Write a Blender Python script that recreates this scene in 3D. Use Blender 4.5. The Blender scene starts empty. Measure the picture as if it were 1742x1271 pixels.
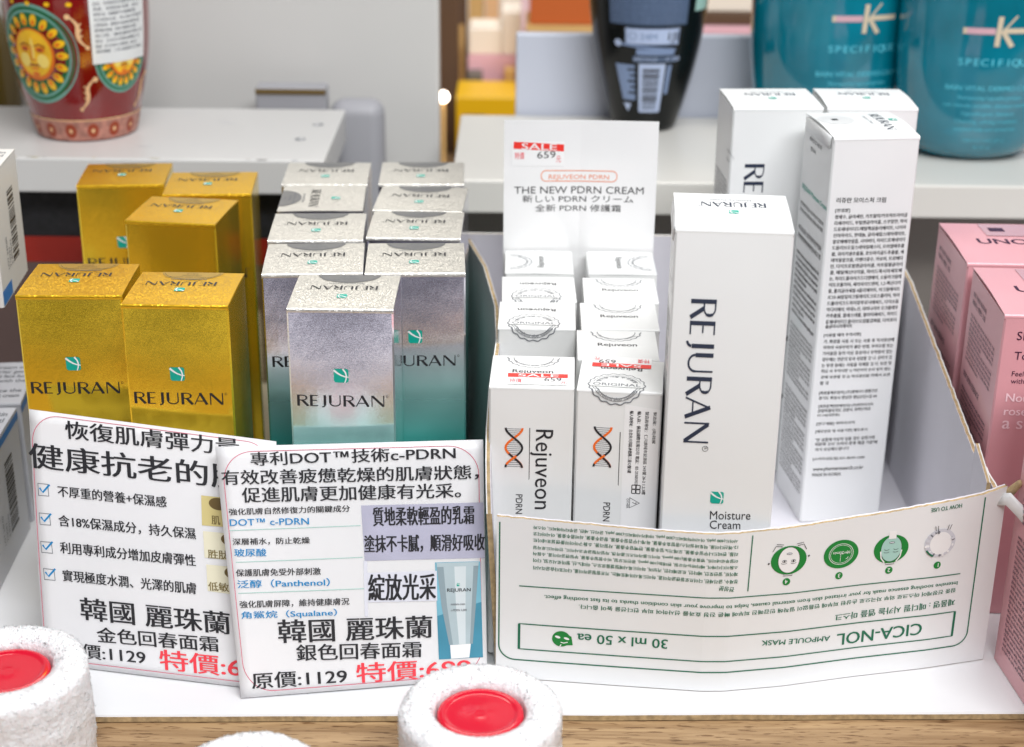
import bpy, bmesh, math, random
from mathutils import Vector, Matrix, noise
S = bpy.context.scene
random.seed(7)
RAD = math.radians
# ---------------------------------------------------------------- camera, light, exposure
cam = bpy.data.cameras.new('camera'); cam.sensor_width = 36; cam.lens = 2757.6/1742*36
cam.clip_start = .02; cam.clip_end = 50
cam.dof.use_dof = True; cam.dof.focus_distance = .640; cam.dof.aperture_fstop = 9.8
co = bpy.data.objects.new('camera', cam); S.collection.objects.link(co)
co.matrix_world = Matrix.Translation((0, 0, .362)) @ Matrix.Rotation(RAD(90-22.78), 4, 'X') @ Matrix.Rotation(RAD(.645), 4, 'Z')
S.camera = co
W = bpy.data.worlds.new('World'); S.world = W; W.use_nodes = True
nt = W.node_tree; bgn = nt.nodes['Background']
tc = nt.nodes.new('ShaderNodeTexCoord'); sp = nt.nodes.new('ShaderNodeSeparateXYZ'); mr = nt.nodes.new('ShaderNodeMapRange'); cr = nt.nodes.new('ShaderNodeValToRGB')
nt.links.new(tc.outputs['Generated'], sp.inputs[0]); nt.links.new(sp.outputs['Z'], mr.inputs[0]); mr.inputs[1].default_value = -1; mr.inputs[2].default_value = 1
nt.links.new(mr.outputs[0], cr.inputs[0]); nt.links.new(cr.outputs[0], bgn.inputs[0])
E_ = cr.color_ramp.elements
E_[0].position = .15; E_[0].color = (.60, .58, .58, 1); E_[1].position = .78; E_[1].color = (.34, .34, .35, 1)
for p_, c_ in ((.270, (2.3, 2.25, 2.25, 1)), (.290, (1.9, 1.85, 1.9, 1)), (.310, (1.0, .98, 1.06, 1)), (.328, (.16, .16, .21, 1)), (.35, (.04, .04, .06, 1)), (.5, (.13, .13, .15, 1))): e = E_.new(p_); e.color = c_
bgn.inputs[1].default_value = .70
def lamp(name, loc, target, sx, sy, power, col):
    l = bpy.data.lights.new(name, 'AREA'); l.shape = 'RECTANGLE'; l.size = sx; l.size_y = sy; l.energy = power; l.color = col
    o = bpy.data.objects.new(name, l); S.collection.objects.link(o); o.location = loc
    o.rotation_euler = (Vector(target)-Vector(loc)).to_track_quat('-Z', 'Y').to_euler()
lamp('ceiling_lamp', (.25, .30, 1.6), (.05, .6, 0), 1.3, .30, 13.5, (.99, .99, .99))
lamp('ceiling_lamp', (.45, -.45, 1.35), (0, .62, .08), 1.1, .30, 23.5, (.985, .99, 1))
lamp('ceiling_lamp', (-.1, 1.7, 1.5), (0, 1.2, 0), 1.2, .4, 10, (1, .94, .85))
S.view_settings.view_transform = 'Standard'; S.view_settings.look = 'None'; S.view_settings.exposure = .15; S.view_settings.gamma = 1; S.view_settings.use_curve_mapping = False
S.cycles.use_denoising = True; S.cycles.max_bounces = 8; S.cycles.caustics_reflective = False; S.cycles.caustics_refractive = False

D = {'boxes': {'F': {'d': 0.0417, 'h': 0.1445, 'w': 0.0409, 'x': -0.0659, 'y': 0.5784, 'yaw': -0.0052},
           'G1': {'d': 0.0403, 'h': 0.1414, 'w': 0.0418, 'x': -0.1746, 'y': 0.5983, 'yaw': 0.0329},
           'G2': {'d': 0.0403, 'h': 0.1414, 'w': 0.0418, 'x': -0.1312, 'y': 0.5889, 'yaw': -0.01},
           'G3': {'d': 0.0403, 'h': 0.1414, 'w': 0.0418, 'x': -0.1895, 'y': 0.7532, 'yaw': 0.0907},
           'G4': {'d': 0.0403, 'h': 0.1414, 'w': 0.0418, 'x': -0.1453, 'y': 0.7391, 'yaw': 0.0677},
           'G5': {'d': 0.0403, 'h': 0.1414, 'w': 0.0418, 'x': -0.1539, 'y': 0.6943, 'yaw': -0.1116},
           'L1': {'d': 0.0417, 'h': 0.1445, 'w': 0.0409, 'x': -0.0811, 'y': 0.6186, 'yaw': 0.0697},
           'L2': {'d': 0.0417, 'h': 0.1445, 'w': 0.0409, 'x': -0.0849, 'y': 0.6616, 'yaw': 0.0471},
           'L3': {'d': 0.0417, 'h': 0.1445, 'w': 0.0409, 'x': -0.0875, 'y': 0.7049, 'yaw': 0.0477},
           'L4': {'d': 0.0417, 'h': 0.1445, 'w': 0.0409, 'x': -0.0905, 'y': 0.7471, 'yaw': 0.0337},
           'R1': {'d': 0.0417, 'h': 0.1445, 'w': 0.0409, 'x': -0.0397, 'y': 0.6205, 'yaw': 0.0461},
           'R2': {'d': 0.0417, 'h': 0.1445, 'w': 0.0409, 'x': -0.0432, 'y': 0.6663, 'yaw': -0.0112},
           'R3': {'d': 0.0417, 'h': 0.1445, 'w': 0.0409, 'x': -0.0438, 'y': 0.7061, 'yaw': -0.0439},
           'R4': {'d': 0.0417, 'h': 0.1445, 'w': 0.0409, 'x': -0.0444, 'y': 0.7494, 'yaw': 0.0288},
           'RL': {'d': 0.0295, 'h': 0.1195, 'w': 0.0322, 'x': 0.0075, 'y': 0.5637, 'yaw': -0.03490658503988659},
           'RR': {'d': 0.0295, 'h': 0.1195, 'w': 0.0322, 'x': 0.0406, 'y': 0.561, 'yaw': -0.10471975511965978},
           'T': {'d': 0.042, 'h': 0.1872, 'w': 0.0385, 'x': 0.1559, 'y': 0.6822, 'yaw': 0.1261},
           'W': {'d': 0.0385, 'h': 0.1872, 'w': 0.042, 'x': 0.0783, 'y': 0.5489, 'yaw': -0.0657},
           'W2': {'d': 0.0385, 'h': 0.1872, 'w': 0.042, 'x': 0.1211, 'y': 0.7335, 'yaw': 0.0564},
           'W3': {'d': 0.0385, 'h': 0.1872, 'w': 0.042, 'x': 0.1647, 'y': 0.7352, 'yaw': 0.0113}},
 'carton': [('전성분', 91.29, 47.31, 85.42, 48.02, 2.14, 'green', 1), ('정제수, 글리세린, 다이프로필렌글라이콜, 하이드록시아세토페논, 카프릴릴글라이콜, 다이포타슘글리시리', 92.48, 50.62, 13.91, 52.06, 1.77, 'green', 0),
            ('제이트, 알란토인, 베타인, 트로메타민, 카보머, 하이드록시에틸셀룰로오스, 아데노신, 팔마로사오일, 다이', 92.26, 53.89, 13.86, 55.32, 1.76, 'green', 0),
            ('소듐이디티에이, 베타바뉴라오일, 판테놀(100 ppm), 콩민트오일, 비수첨잎추출물, 부틸렌글라이콜, 소듐히', 92.06, 56.86, 13.81, 58.29, 1.76, 'green', 0),
            ('이알루로네이트, 병풀추출물(100 ppm), 하이드롤라이즈드콜라겐, 자일리틸글루코사이드, 안하이드로자일', 91.88, 59.68, 13.77, 60.97, 1.75, 'green', 0), ('리톨, 판비드나무잎추출물, 오레가노잎추출물, 편백잎추출물, 자일리톨, 소듐구아이아줄렌설포네이트', 91.68, 62.57, 13.72, 64.06, 1.74, 'green', 0),
            ('12-헥산다이올, 락토바실러스/콩발효추출물, 육계나무껍질추출물, 황금추출물, 쇠비름추출물, 아시아티코', 91.49, 65.51, 13.68, 66.86, 1.74, 'green', 0),
            ('사이드(400 ppb), 아시아틱애씨드(300 ppb), 마데카식애씨드(300 ppb), 글리신, 세린, 글루타믹애씨드, 아스파', 91.3, 68.3, 13.63, 69.64, 1.73, 'green', 0), ('30 ml x 50 ea', 66.84, 22.95, 31.68, 23.06, 4.12, 'green', 1),
            ('Intensive soothing essence mask for your irritated skin from external causes, helps to improve your skin condition thanks to its fast soothing effect.', 185.01, 39.28, 18.36, 39.29, 1.64, 'green', 0),
            ('집중 진정케어 마스크로 외부 자극으로 손상된 피부에 빈틈없이 밀착해 민감해진 피부에 빠른 진정 효과를 선사하여 피부 컨디션을 높여 줍니다.', 184.62, 36.29, 31.91, 36.19, 1.97, 'green', 0), ('제품명 : 메디필 시카놀 앰플 마스크', 184.86, 31.44, 133.89, 30.6, 3.11, 'green', 1),
            ('CICA-NOL', 171.59, 21.98, 135.52, 21.25, 5.29, 'green', 0), ('AMPOULE MASK', 132.55, 21.01, 103.92, 22.29, 2.28, 'green', 1), ('HOW TO USE', 182.37, 74.15, 169.37, 73.51, 1.72, 'green', 1)],
 'cartonplan': [(-0.0047, 0.5491), (0.0165, 0.5466), (0.043, 0.5437), (0.0755, 0.5404), (0.0845, 0.5406), (0.1083, 0.5447), (0.1376, 0.552), (0.1674, 0.5585), (0.1946, 0.566)],
 'cartonq': {'box': [(8.7, 25.94), (8.97, 14.33), (83.24, 13.62), (88.85, 14.27), (185.58, 13.66), (185.66, 25.26), (88.18, 25.21), (82.59, 24.89)],
             'circ': [(112.19, 57.37), (133.68, 57.48), (154.52, 58.2), (174.97, 59.54)],
             'frame': [(0.37, 71.3), (5.03, 9.12), (83.52, 8.64), (89.17, 9.03), (187.84, 8.35), (192.66, 13.81), (191.86, 75.49)],
             'mask': [(25.77, 20.15)],
             'num': [(111.89, 47.92), (133.64, 47.18), (154.53, 47.93), (174.91, 49.0)],
             'right': [(120.02, 56.47), (141.47, 56.53), (161.93, 57.43), (182.34, 58.57)],
             'rule': [(8.49, 43.03), (84.12, 41.67), (87.17, 41.7), (185.69, 42.92)],
             'vrule': [(97.05, 69.22), (96.66, 44.97)]},
 'cartontop': [(-4.62, 72.32), (28.57, 71.29), (61.73, 70.12), (82.44, 70.02), (85.44, 70.18), (105.93, 70.77), (148.72, 72.97), (191.15, 76.72), (196.33, 78.0)],
 'cum': [0, 21.35, 48.01, 80.67, 89.67, 113.83, 144.02, 174.52, 202.74],
 'gold': {'mark': (-0.74, 112.7), 'mt': (-1.4, 18.71), 'tt': ('', 12.09, 28.38, -16.49, 28.55, 7.1, 'ink', 0), 'txt': ('', -18.75, 99.72, 17.12, 100.32, 5.37, 'ink', 0)},
 'hdr': [('THE NEW PDRN CREAM', 4.55, 25.76, 64.71, 26.11, 3.4, 'ink', 0), ('新しい PDRN クリーム', 8.44, 21.47, 60.07, 21.77, 3.53, 'ink', 0), ('全新 PDRN 修護霜', 14.43, 17.04, 54.35, 17.29, 3.46, 'ink', 0),
         ('REJUVEON PDRN', 20.44, 32.84, 48.39, 32.96, 2.03, 'orange', 0)],
 'hdrq': {'bar': [(4.08, 50.54), (27.28, 49.22), (27.24, 45.89), (3.94, 47.16)],
          'pill': [(17.0, 36.51), (52.02, 32.09)],
          's': [('SALE', 7.67, 46.93, 23.84, 46.52, 2.92, 'white', 1), ('特價', 4.53, 42.28, 8.98, 42.16, 3.34, 'red', 0), ('659', 14.97, 42.64, 23.48, 42.97, 3.15, 'ink', 0), ('元', 23.74, 40.8, 25.95, 40.83, 2.97, 'red', 0)]},
 'rl': {'bar': [(-8.89, 117.45), (13.95, 117.8)],
        'dna': [(-6.44, 100.83), (-6.38, 84.07), (-9.81, 92.25), (-3.14, 92.45)],
        'line': [(-0.44, 101.0), (-0.29, 54.75)],
        'pdrn': ('PDRN cream', -5.48, 72.54, -5.8, 54.58, 2.61, 'ink', 0),
        'rj': ('Rejuveon', -7.8, 13.48, 7.89, 14.48, 4.35, 'ink', 0),
        'sale': [(-9.67, 12.03), (13.81, 13.53), (13.85, 7.94)],
        'txt': ('Rejuveon', 2.25, 100.37, 2.02, 66.34, 6.96, 'ink', 0)},
 'rr': {'bar': [(11.0, 23.98), (-12.6, 26.98)],
        'dna': [(-5.66, 102.75), (-5.12, 85.82), (-8.7, 93.7), (-2.07, 94.11)],
        'label': [(2.27, 114.6), (15.65, 113.04), (17.26, 60.8), (3.53, 59.85)],
        'line': [(0.91, 103.43), (1.82, 56.78)],
        'pdrn': ('PDRN cream', -4.5, 70.73, -4.47, 53.38, 2.61, 'ink', 0),
        'rj': ('Rejuveon', 7.33, 21.45, -8.52, 19.99, 4.69, 'ink', 0),
        'seal': [(-1.42, 2.47), (-1.0, 110.95), (-11.93, 117.21)]},
 'sign1': [('恢復肌膚彈力量', 15.43, 95.86, 89.27, 97.73, 7.53, 'ink', 0), ('健康抗老的肌', -0.67, 81.86, 91.48, 83.54, 10.53, 'ink', 0), ('不厚重的營養+保濕感', 10.8, 71.4, 57.33, 72.31, 4.59, 'ink', 0),
           ('含18%保濕成分，持久保濕', 10.49, 58.96, 69.19, 60.28, 4.84, 'ink', 0), ('利用專利成分增加皮膚彈性', 10.49, 47.76, 68.58, 48.95, 4.86, 'ink', 0), ('實現極度水潤、光澤的肌膚', 10.82, 36.11, 68.31, 37.15, 4.88, 'ink', 0),
           ('韓國 麗珠蘭', 17.8, 20.62, 81.88, 21.65, 9.56, 'ink', 1), ('金色回春面霜', 24.29, 11.8, 76.51, 13.79, 6.55, 'ink', 1), ('原價:1129', 8.61, 4.01, 44.76, 4.63, 6.32, 'ink', 0), ('特價:699', 51.05, 3.4, 98.77, 4.09, 8.7, 'red', 1),
           ('肌', 76.25, 67.58, 79.77, 67.67, 3.69, 'olive', 0), ('胜肽', 74.08, 53.08, 82.91, 53.47, 3.71, 'olive', 0), ('低敏', 73.6, 39.42, 82.21, 39.78, 3.72, 'olive', 0)],
 'sign1q': {'a': [(72.18, 79.19), (83.66, 79.48), (83.73, 67.13), (71.98, 66.59)],
            'b': [(72.32, 64.23), (84.07, 64.53), (84.07, 53.16), (72.44, 53.1)],
            'c': [(73.0, 50.3), (84.53, 50.56), (84.64, 38.92), (73.11, 39.13)],
            'c1': [(0.68, 75.8), (4.95, 75.88), (5.11, 71.03), (0.71, 70.82)],
            'c2': [(0.47, 63.52), (4.99, 63.62), (5.16, 58.98), (0.63, 58.76)],
            'c3': [(0.42, 51.66), (5.06, 51.78), (5.35, 47.24), (0.59, 47.11)],
            'c4': [(0.86, 40.4), (5.51, 40.4), (5.69, 35.95), (1.04, 35.83)],
            'oa': [(75.31, 76.38)],
            'ob': [(79.82, 61.83)],
            'oc': [(80.63, 47.89)]},
 'sign2': [('專利DOT™技術c-PDRN', 13.5, 91.08, 93.62, 91.38, 5.37, 'ink', 0), ('有效改善疲憊乾燥的肌膚狀態，', 1.42, 83.74, 102.47, 82.91, 5.95, 'ink', 0), ('促進肌膚更加健康有光采。', 8.79, 76.73, 95.28, 75.75, 6.02, 'ink', 0),
           ('強化肌膚自然修復力的關鍵成分', 3.03, 71.96, 51.01, 71.7, 2.65, 'ink', 0), ('DOT™ c-PDRN', 2.88, 67.83, 34.31, 67.26, 2.66, 'blue', 1), ('深層補水，防止乾燥', 3.27, 60.18, 34.08, 59.53, 2.69, 'ink', 0),
           ('玻尿酸', 3.45, 55.69, 16.26, 55.27, 3.06, 'blue', 1), ('保護肌膚免受外部刺激', 3.3, 47.83, 37.47, 47.01, 2.84, 'ink', 0), ('泛醇（Panthenol）', 3.38, 43.17, 40.76, 42.3, 3.23, 'blue', 1),
           ('強化肌膚屏障，維持健康膚況', 3.52, 35.32, 48.11, 34.29, 2.9, 'ink', 0), ('角鯊烷（Squalane）', 3.71, 30.74, 42.7, 29.76, 3.29, 'blue', 1), ('韓國 麗珠蘭', 17.99, 20.61, 81.55, 18.71, 9.4, 'ink', 1),
           ('銀色回春面霜', 24.66, 13.06, 76.59, 11.05, 6.61, 'ink', 1), ('原價:1129', 5.23, 3.16, 44.78, 2.56, 6.44, 'ink', 1), ('特價:699', 48.93, 2.36, 97.41, 1.52, 8.15, 'red', 1),
           ('質地柔軟輕盈的乳霜', 59.99, 65.49, 100.23, 64.76, 7.64, 'ink', 1), ('塗抹不卡膩，順滑好吸收', 55.81, 54.89, 104.31, 53.59, 7.21, 'ink', 1), ('綻放光采', 56.24, 35.44, 83.66, 34.5, 10.77, 'ink', 1),
           ('REJURAN', 88.55, 37.39, 98.26, 37.06, 1.34, 'ink', 0), ('moisture cream', 89.92, 31.74, 95.82, 31.5, 0.87, 'gy', 0), ('c-PDRN 5,000', 89.83, 29.23, 96.43, 28.95, 0.87, 'gy', 0)],
 'sign2q': {'cap': [(89.03, 15.18), (97.81, 15.11), (97.04, 9.39), (89.23, 9.41)],
            'caption': [(56.25, 46.72), (84.61, 46.24), (84.31, 33.88), (55.92, 34.8)],
            'crimp': [(84.64, 49.44), (101.94, 49.08), (101.7, 47.48), (84.76, 47.74)],
            'mark': [(92.48, 40.81), (93.95, 40.74), (93.9, 39.31), (92.44, 39.38)],
            'pale': [(55.05, 51.61), (56.54, 51.53), (55.39, 29.11), (54.05, 29.1)],
            'photo': [(55.49, 73.95), (104.14, 73.43), (104.33, 50.57), (55.52, 51.68)],
            'r1': [(2.44, 66.09), (54.82, 66.06), (54.8, 65.79), (2.41, 65.82)],
            'r2': [(3.68, 53.52), (54.77, 53.28), (54.76, 53.01), (3.66, 53.25)],
            'r3': [(3.38, 41.33), (54.66, 40.63), (54.64, 40.34), (3.36, 41.05)],
            'tube': [(84.67, 47.93), (101.71, 47.67), (100.26, 30.87), (98.61, 15.06), (88.64, 15.31), (85.99, 31.67)],
            'tubebg': [(83.97, 49.66), (102.53, 49.24), (102.88, 9.0), (84.05, 9.46)]},
 'silver': {'mark': (-0.25, 117.18),
            'mt': (-0.58, 15.39),
            'seal': [(1.76, 31.88), (-12.52, 43.43), (13.16, 44.44)],
            'tt': ('', 12.64, 28.13, -14.08, 27.1, 8.21, 'ink', 0),
            'txt': ('', -17.88, 104.22, 16.62, 104.72, 5.01, 'ink', 0)},
 'tfront': [('리쥬란 모이스처 크림', -15.7, 156.49, 6.53, 156.19, 2.38, 'ink', 1), ('[전성분]', -15.78, 151.96, -9.23, 151.98, 1.99, 'ink', 1), ('정제수, 글리세린, 카프릴릭/카프릭트라이글', -15.72, 149.09, 17.11, 149.27, 1.9, 'ink', 0),
            ('리세라이드, 부틸렌글라이콜, 스쿠알란, 하이', -15.71, 146.28, 17.13, 146.44, 1.9, 'ink', 0), ('드로제네이티드에틸헥실올리베이트, 나이아', -15.71, 143.45, 17.15, 143.6, 1.91, 'ink', 0),
            ('신아마이드, 판테놀, 글리세릴스테아레이트,', -15.7, 140.62, 17.17, 140.75, 1.92, 'ink', 0), ('알로에베라잎즙, 시어버터, 하이드로제네이티', -15.7, 137.77, 17.19, 137.9, 1.92, 'ink', 0),
            ('드올리브오일스테아릴에스터, 오이열매추출', -15.7, 134.92, 17.21, 135.03, 1.93, 'ink', 0), ('물, 귀리커넬추출물, 포트마리골드추출물, 세', -15.69, 132.06, 17.23, 132.16, 1.93, 'ink', 0),
            ('테아릴알코올, 라벤더꽃수, 카보머, 트로메타', -15.69, 129.19, 17.25, 129.27, 1.94, 'ink', 0), ('민, 다이프로필렌글라이콜, 카프릴릴글라이', -15.68, 126.31, 17.27, 126.38, 1.95, 'ink', 0),
            ('콜, 에틸헥산다이올, 하이드록시아세토페', -15.68, 123.43, 17.29, 123.48, 1.95, 'ink', 0), ('논, 하이드롤라이즈드디엔에이, 소듐아크릴레', -15.68, 120.53, 17.31, 120.57, 1.96, 'ink', 0),
            ('이트코폴리머, 세라마이드엔피, 1,2-헥산다이', -15.67, 117.63, 17.33, 117.65, 1.96, 'ink', 0), ('올, 폴리글리세릴-4올리에이트, 아크릴레이트', -15.67, 114.71, 17.36, 114.72, 1.97, 'ink', 0),
            ('/C10-30알킬아크릴레이트크로스폴리머, 하이', -15.66, 111.79, 17.38, 111.78, 1.98, 'ink', 0), ('드롤라이즈드하이알루로닉애씨드, 다이소듐', -15.66, 108.85, 17.4, 108.83, 1.98, 'ink', 0),
            ('이디티에이, 아데노신, 라미나리아 오크롤레우', -15.66, 105.91, 17.42, 105.88, 1.99, 'ink', 0), ('카추출물, 콜레스테롤, 팔미틱애씨드, 하이드', -15.65, 102.96, 17.44, 102.91, 2.0, 'ink', 0),
            ('로제네이티드올리브오일불검화물, 다이포타', -15.65, 100.0, 17.46, 99.94, 2.0, 'ink', 0), ('슘글리시리제이트', -15.53, 97.89, -3.15, 97.95, 1.9, 'ink', 0), ('[사용할 때의 주의사항]', -15.85, 93.5, 1.2, 93.69, 1.91, 'ink', 1),
            ('가. 화장품 사용 시 또는 사용 후 직사광선에', -15.7, 90.65, 17.17, 90.44, 1.81, 'ink', 0), ('의하여 사용부위가 붉은 반점, 부어오름 또는', -15.68, 87.74, 17.16, 87.58, 1.82, 'ink', 0),
            ('가려움증 등의 이상 증상이나 부작용이 있는', -15.66, 84.83, 17.16, 84.71, 1.82, 'ink', 0), ('경우에는 전문의 등과 상담할 것 나. 상처가 있', -15.64, 81.91, 17.15, 81.82, 1.83, 'ink', 0),
            ('는 부위 등에는 사용을 자제할 것 다. 보관 및', -15.61, 78.97, 17.15, 78.93, 1.83, 'ink', 0), ('취급 시 주의사항 1) 어린이의 손이 닿지 않는', -15.59, 76.03, 17.14, 76.03, 1.84, 'ink', 0),
            ('곳에 보관할 것 2) 직사광선을 피해서 보관', -15.57, 73.08, 17.14, 73.13, 1.84, 'ink', 0), ('할 것', -15.66, 70.29, -11.68, 70.34, 1.74, 'ink', 0), ('[화장품제조업자] (주)엘에이드생활건강', -15.63, 65.21, 11.95, 65.44, 1.86, 'ink', 1),
            ('경기도 화성시 향남면 향남산단1길 44', -15.63, 62.83, 11.8, 62.83, 1.75, 'ink', 0), ('[화장품책임판매업자] (주)파마리서치', -15.36, 58.57, 10.36, 58.75, 1.76, 'ink', 1), ('강원특별자치도 강릉시 과학단지로', -15.48, 56.39, 9.54, 56.59, 1.76, 'ink', 0),
            ('77-19(대전동)', -15.59, 53.99, -5.1, 54.18, 1.66, 'ink', 0), ('[연구개발] 파마리서치', -15.53, 49.7, 2.43, 49.88, 1.78, 'ink', 1), ('[제조번호 및 사용기한] 별도표시', -15.61, 45.85, 8.92, 46.04, 1.78, 'ink', 1),
            ('"본 상품에 이상이 있을 경우 공정거래', -15.35, 41.63, 12.87, 41.86, 1.79, 'ink', 0), ("위원회 고시 '소비자 분쟁 해결 기준'에", -15.37, 39.41, 14.38, 39.33, 1.8, 'ink', 0), ('의거 보상해드립니다', -15.04, 36.72, 1.06, 36.84, 1.69, 'ink', 0),
            ('[소비자상담실] 031-8039-1500', -15.66, 31.83, 9.07, 31.74, 1.7, 'ink', 0), ('www.pharmaresearch.co.kr', -15.22, 26.63, 8.93, 26.67, 1.82, 'ink', 0), ('MADE IN KOREA', -15.29, 23.7, -1.59, 23.69, 1.6, 'ink', 0)],
 'tleftrange': [(-31.89, 181.31), (-14.25, 182.43), (-36.77, 156.32), (-8.61, 157.05), (-43.05, 134.71), (-6.76, 139.14), (-34.68, 104.54), (-0.44, 116.91)],
 'white': {'c': ('Cream', -2.09, 66.07, 9.52, 66.37, 3.55, 'ink', 0),
           'm': ('Moisture', -2.24, 70.12, 13.11, 70.6, 3.53, 'ink', 0),
           'mark': (-0.08, 79.42),
           'mt': (0.53, 21.15),
           'reg': (-5.7, 99.67),
           'tt': ('', 12.76, 36.61, -11.21, 34.1, 7.59, 'ink', 0),
           'txt': ('', -13.97, 159.27, -13.32, 101.31, 9.24, 'navy', 0)}}
# ---------------------------------------------------------------- materials
def lin(r, g, b):
    f = lambda c: (c/255/12.92) if c/255 <= .04045 else ((c/255+.055)/1.055)**2.4
    return (f(r), f(g), f(b), 1)
MAT = {}
def mat(name, col, rough=.5, metal=0, bump=None, coat=0, var=None, sss=0, trans=0, spec=.5, stretch=None):
    m = bpy.data.materials.new(name); m.use_nodes = True; MAT[name] = m
    n = m.node_tree.nodes; l = m.node_tree.links; p = n['Principled BSDF']
    p.inputs['Base Color'].default_value = col; p.inputs['Roughness'].default_value = rough; p.inputs['Metallic'].default_value = metal
    p.inputs['Coat Weight'].default_value = coat; p.inputs['Coat Roughness'].default_value = .08; p.inputs['Specular IOR Level'].default_value = spec
    p.inputs['Transmission Weight'].default_value = trans
    if sss: p.inputs['Subsurface Weight'].default_value = sss; p.inputs['Subsurface Radius'].default_value = (.008, .007, .007); p.inputs['Subsurface Scale'].default_value = 1
    t = n.new('ShaderNodeTexCoord'); oi = n.new('ShaderNodeObjectInfo'); va = n.new('ShaderNodeVectorMath'); va.operation = 'MULTIPLY_ADD'; va.inputs[1].default_value = (3.7, 5.3, 2.9); l.new(oi.outputs['Location'], va.inputs[0]); l.new(t.outputs['Object'], va.inputs[2]); src = va.outputs[0]
    if stretch:
        mp = n.new('ShaderNodeMapping'); mp.inputs['Scale'].default_value = stretch; l.new(src, mp.inputs[0]); src = mp.outputs[0]
    if var:   # (scale, amount): slow unevenness of the colour
        nz = n.new('ShaderNodeTexNoise'); nz.inputs['Scale'].default_value = var[0]; nz.inputs['Detail'].default_value = 5; l.new(src, nz.inputs['Vector'])
        hs = n.new('ShaderNodeHueSaturation'); hs.inputs['Color'].default_value = col
        r = n.new('ShaderNodeMapRange'); r.inputs[1].default_value = .3; r.inputs[2].default_value = .7; r.inputs[3].default_value = 1-var[1]; r.inputs[4].default_value = 1+var[1]
        l.new(nz.outputs[0], r.inputs[0]); l.new(r.outputs[0], hs.inputs['Value']); l.new(hs.outputs[0], p.inputs['Base Color'])
    if bump:  # [(scale, strength, distance), ...]
        prev = None
        for sc, st, di in bump:
            nz = n.new('ShaderNodeTexNoise'); nz.inputs['Scale'].default_value = sc; nz.inputs['Detail'].default_value = 2; l.new(src, nz.inputs['Vector'])
            b = n.new('ShaderNodeBump'); b.inputs['Strength'].default_value = st; b.inputs['Distance'].default_value = di; l.new(nz.outputs[0], b.inputs['Height'])
            if prev: l.new(prev, b.inputs['Normal'])
            prev = b.outputs[0]
        l.new(prev, p.inputs['Normal'])
    return m
def ramp_z(m, stops):          # print gradient along the height of the carton (mm above its base)
    n = m.node_tree.nodes; l = m.node_tree.links; t = n.new('ShaderNodeTexCoord'); s = n.new('ShaderNodeSeparateXYZ'); c = n.new('ShaderNodeValToRGB'); r = n.new('ShaderNodeMapRange')
    r.inputs[2].default_value = .2
    l.new(t.outputs['Object'], s.inputs[0]); l.new(s.outputs['Z'], r.inputs[0]); l.new(r.outputs[0], c.inputs[0]); l.new(c.outputs[0], n['Principled BSDF'].inputs['Base Color'])
    el = c.color_ramp.elements
    for i, (z, col) in enumerate(stops):
        x = el[i] if i < 2 else el.new(z/200)
        x.position = z/200; x.color = col
mat('board_white', (.72, .725, .74, 1), .38, var=(9, .02), bump=[(60, .05, .001)])
mat('card_white', (.80, .815, .815, 1), .36, var=(25, .015), bump=[(45, .12, .0006), (900, .04, .0001)], coat=.15)
mat('card_gloss', (.795, .805, .795, 1), .28, var=(25, .015), bump=[(40, .12, .0006)], coat=.4)
mat('paper', (.97, .97, .99, 1), .3, bump=[(25, .2, .001)], coat=.5)
m = MAT['paper']; n = m.node_tree.nodes; l = m.node_tree.links; tr = n.new('ShaderNodeBsdfTranslucent'); tr.inputs[0].default_value = (1, 1, 1, 1); ms = n.new('ShaderNodeMixShader'); ms.inputs[0].default_value = .33
l.new(n['Principled BSDF'].outputs[0], ms.inputs[1]); l.new(tr.outputs[0], ms.inputs[2]); l.new(ms.outputs[0], n['Material Output'].inputs[0])
mat('carton_print', (.80, .81, .815, 1), .42, var=(18, .025), bump=[(30, .15, .001)], coat=.1)
mat('carton_inner', (.66, .65, .70, 1), .6, var=(14, .05), bump=[(30, .2, .001)])
mat('kraft', (.42, .31, .17, 1), .85, var=(420, .28), bump=[(500, .5, .0004)])
mat('gold_foil', (1, .70, .05, 1), .17, .84, bump=[(38, .16, .001), (1500, .12, .00006)])
mat('gold_lid', (1, .60, .035, 1), .32, .92, bump=[(50, .2, .001), (1000, .3, .0001)])
m = mat('silver_foil', (.8, .8, .84, 1), .16, .98, bump=[(38, .14, .001), (1500, .11, .00006)])
ramp_z(m, [(46, (.02, .38, .33, 1)), (72, (.11, .62, .56, 1)), (94, (.52, .87, .84, 1)), (112, (.90, .90, .95, 1)), (145, (.84, .83, .93, 1))])
n = m.node_tree.nodes; l = m.node_tree.links; t = n.new('ShaderNodeTexCoord'); s = n.new('ShaderNodeSeparateXYZ'); r = n.new('ShaderNodeMapRange'); r.inputs[1].default_value = .05; r.inputs[2].default_value = .112; r.inputs[3].default_value = .35; r.inputs[4].default_value = .97
l.new(t.outputs['Object'], s.inputs[0]); l.new(s.outputs['Z'], r.inputs[0]); l.new(r.outputs[0], n['Principled BSDF'].inputs['Metallic'])   # teal lacquer print towards the foot
mat('silver_lid', (.84, .825, .77, 1), .38, 1, bump=[(50, .2, .001), (1000, .3, .0001)])
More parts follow.
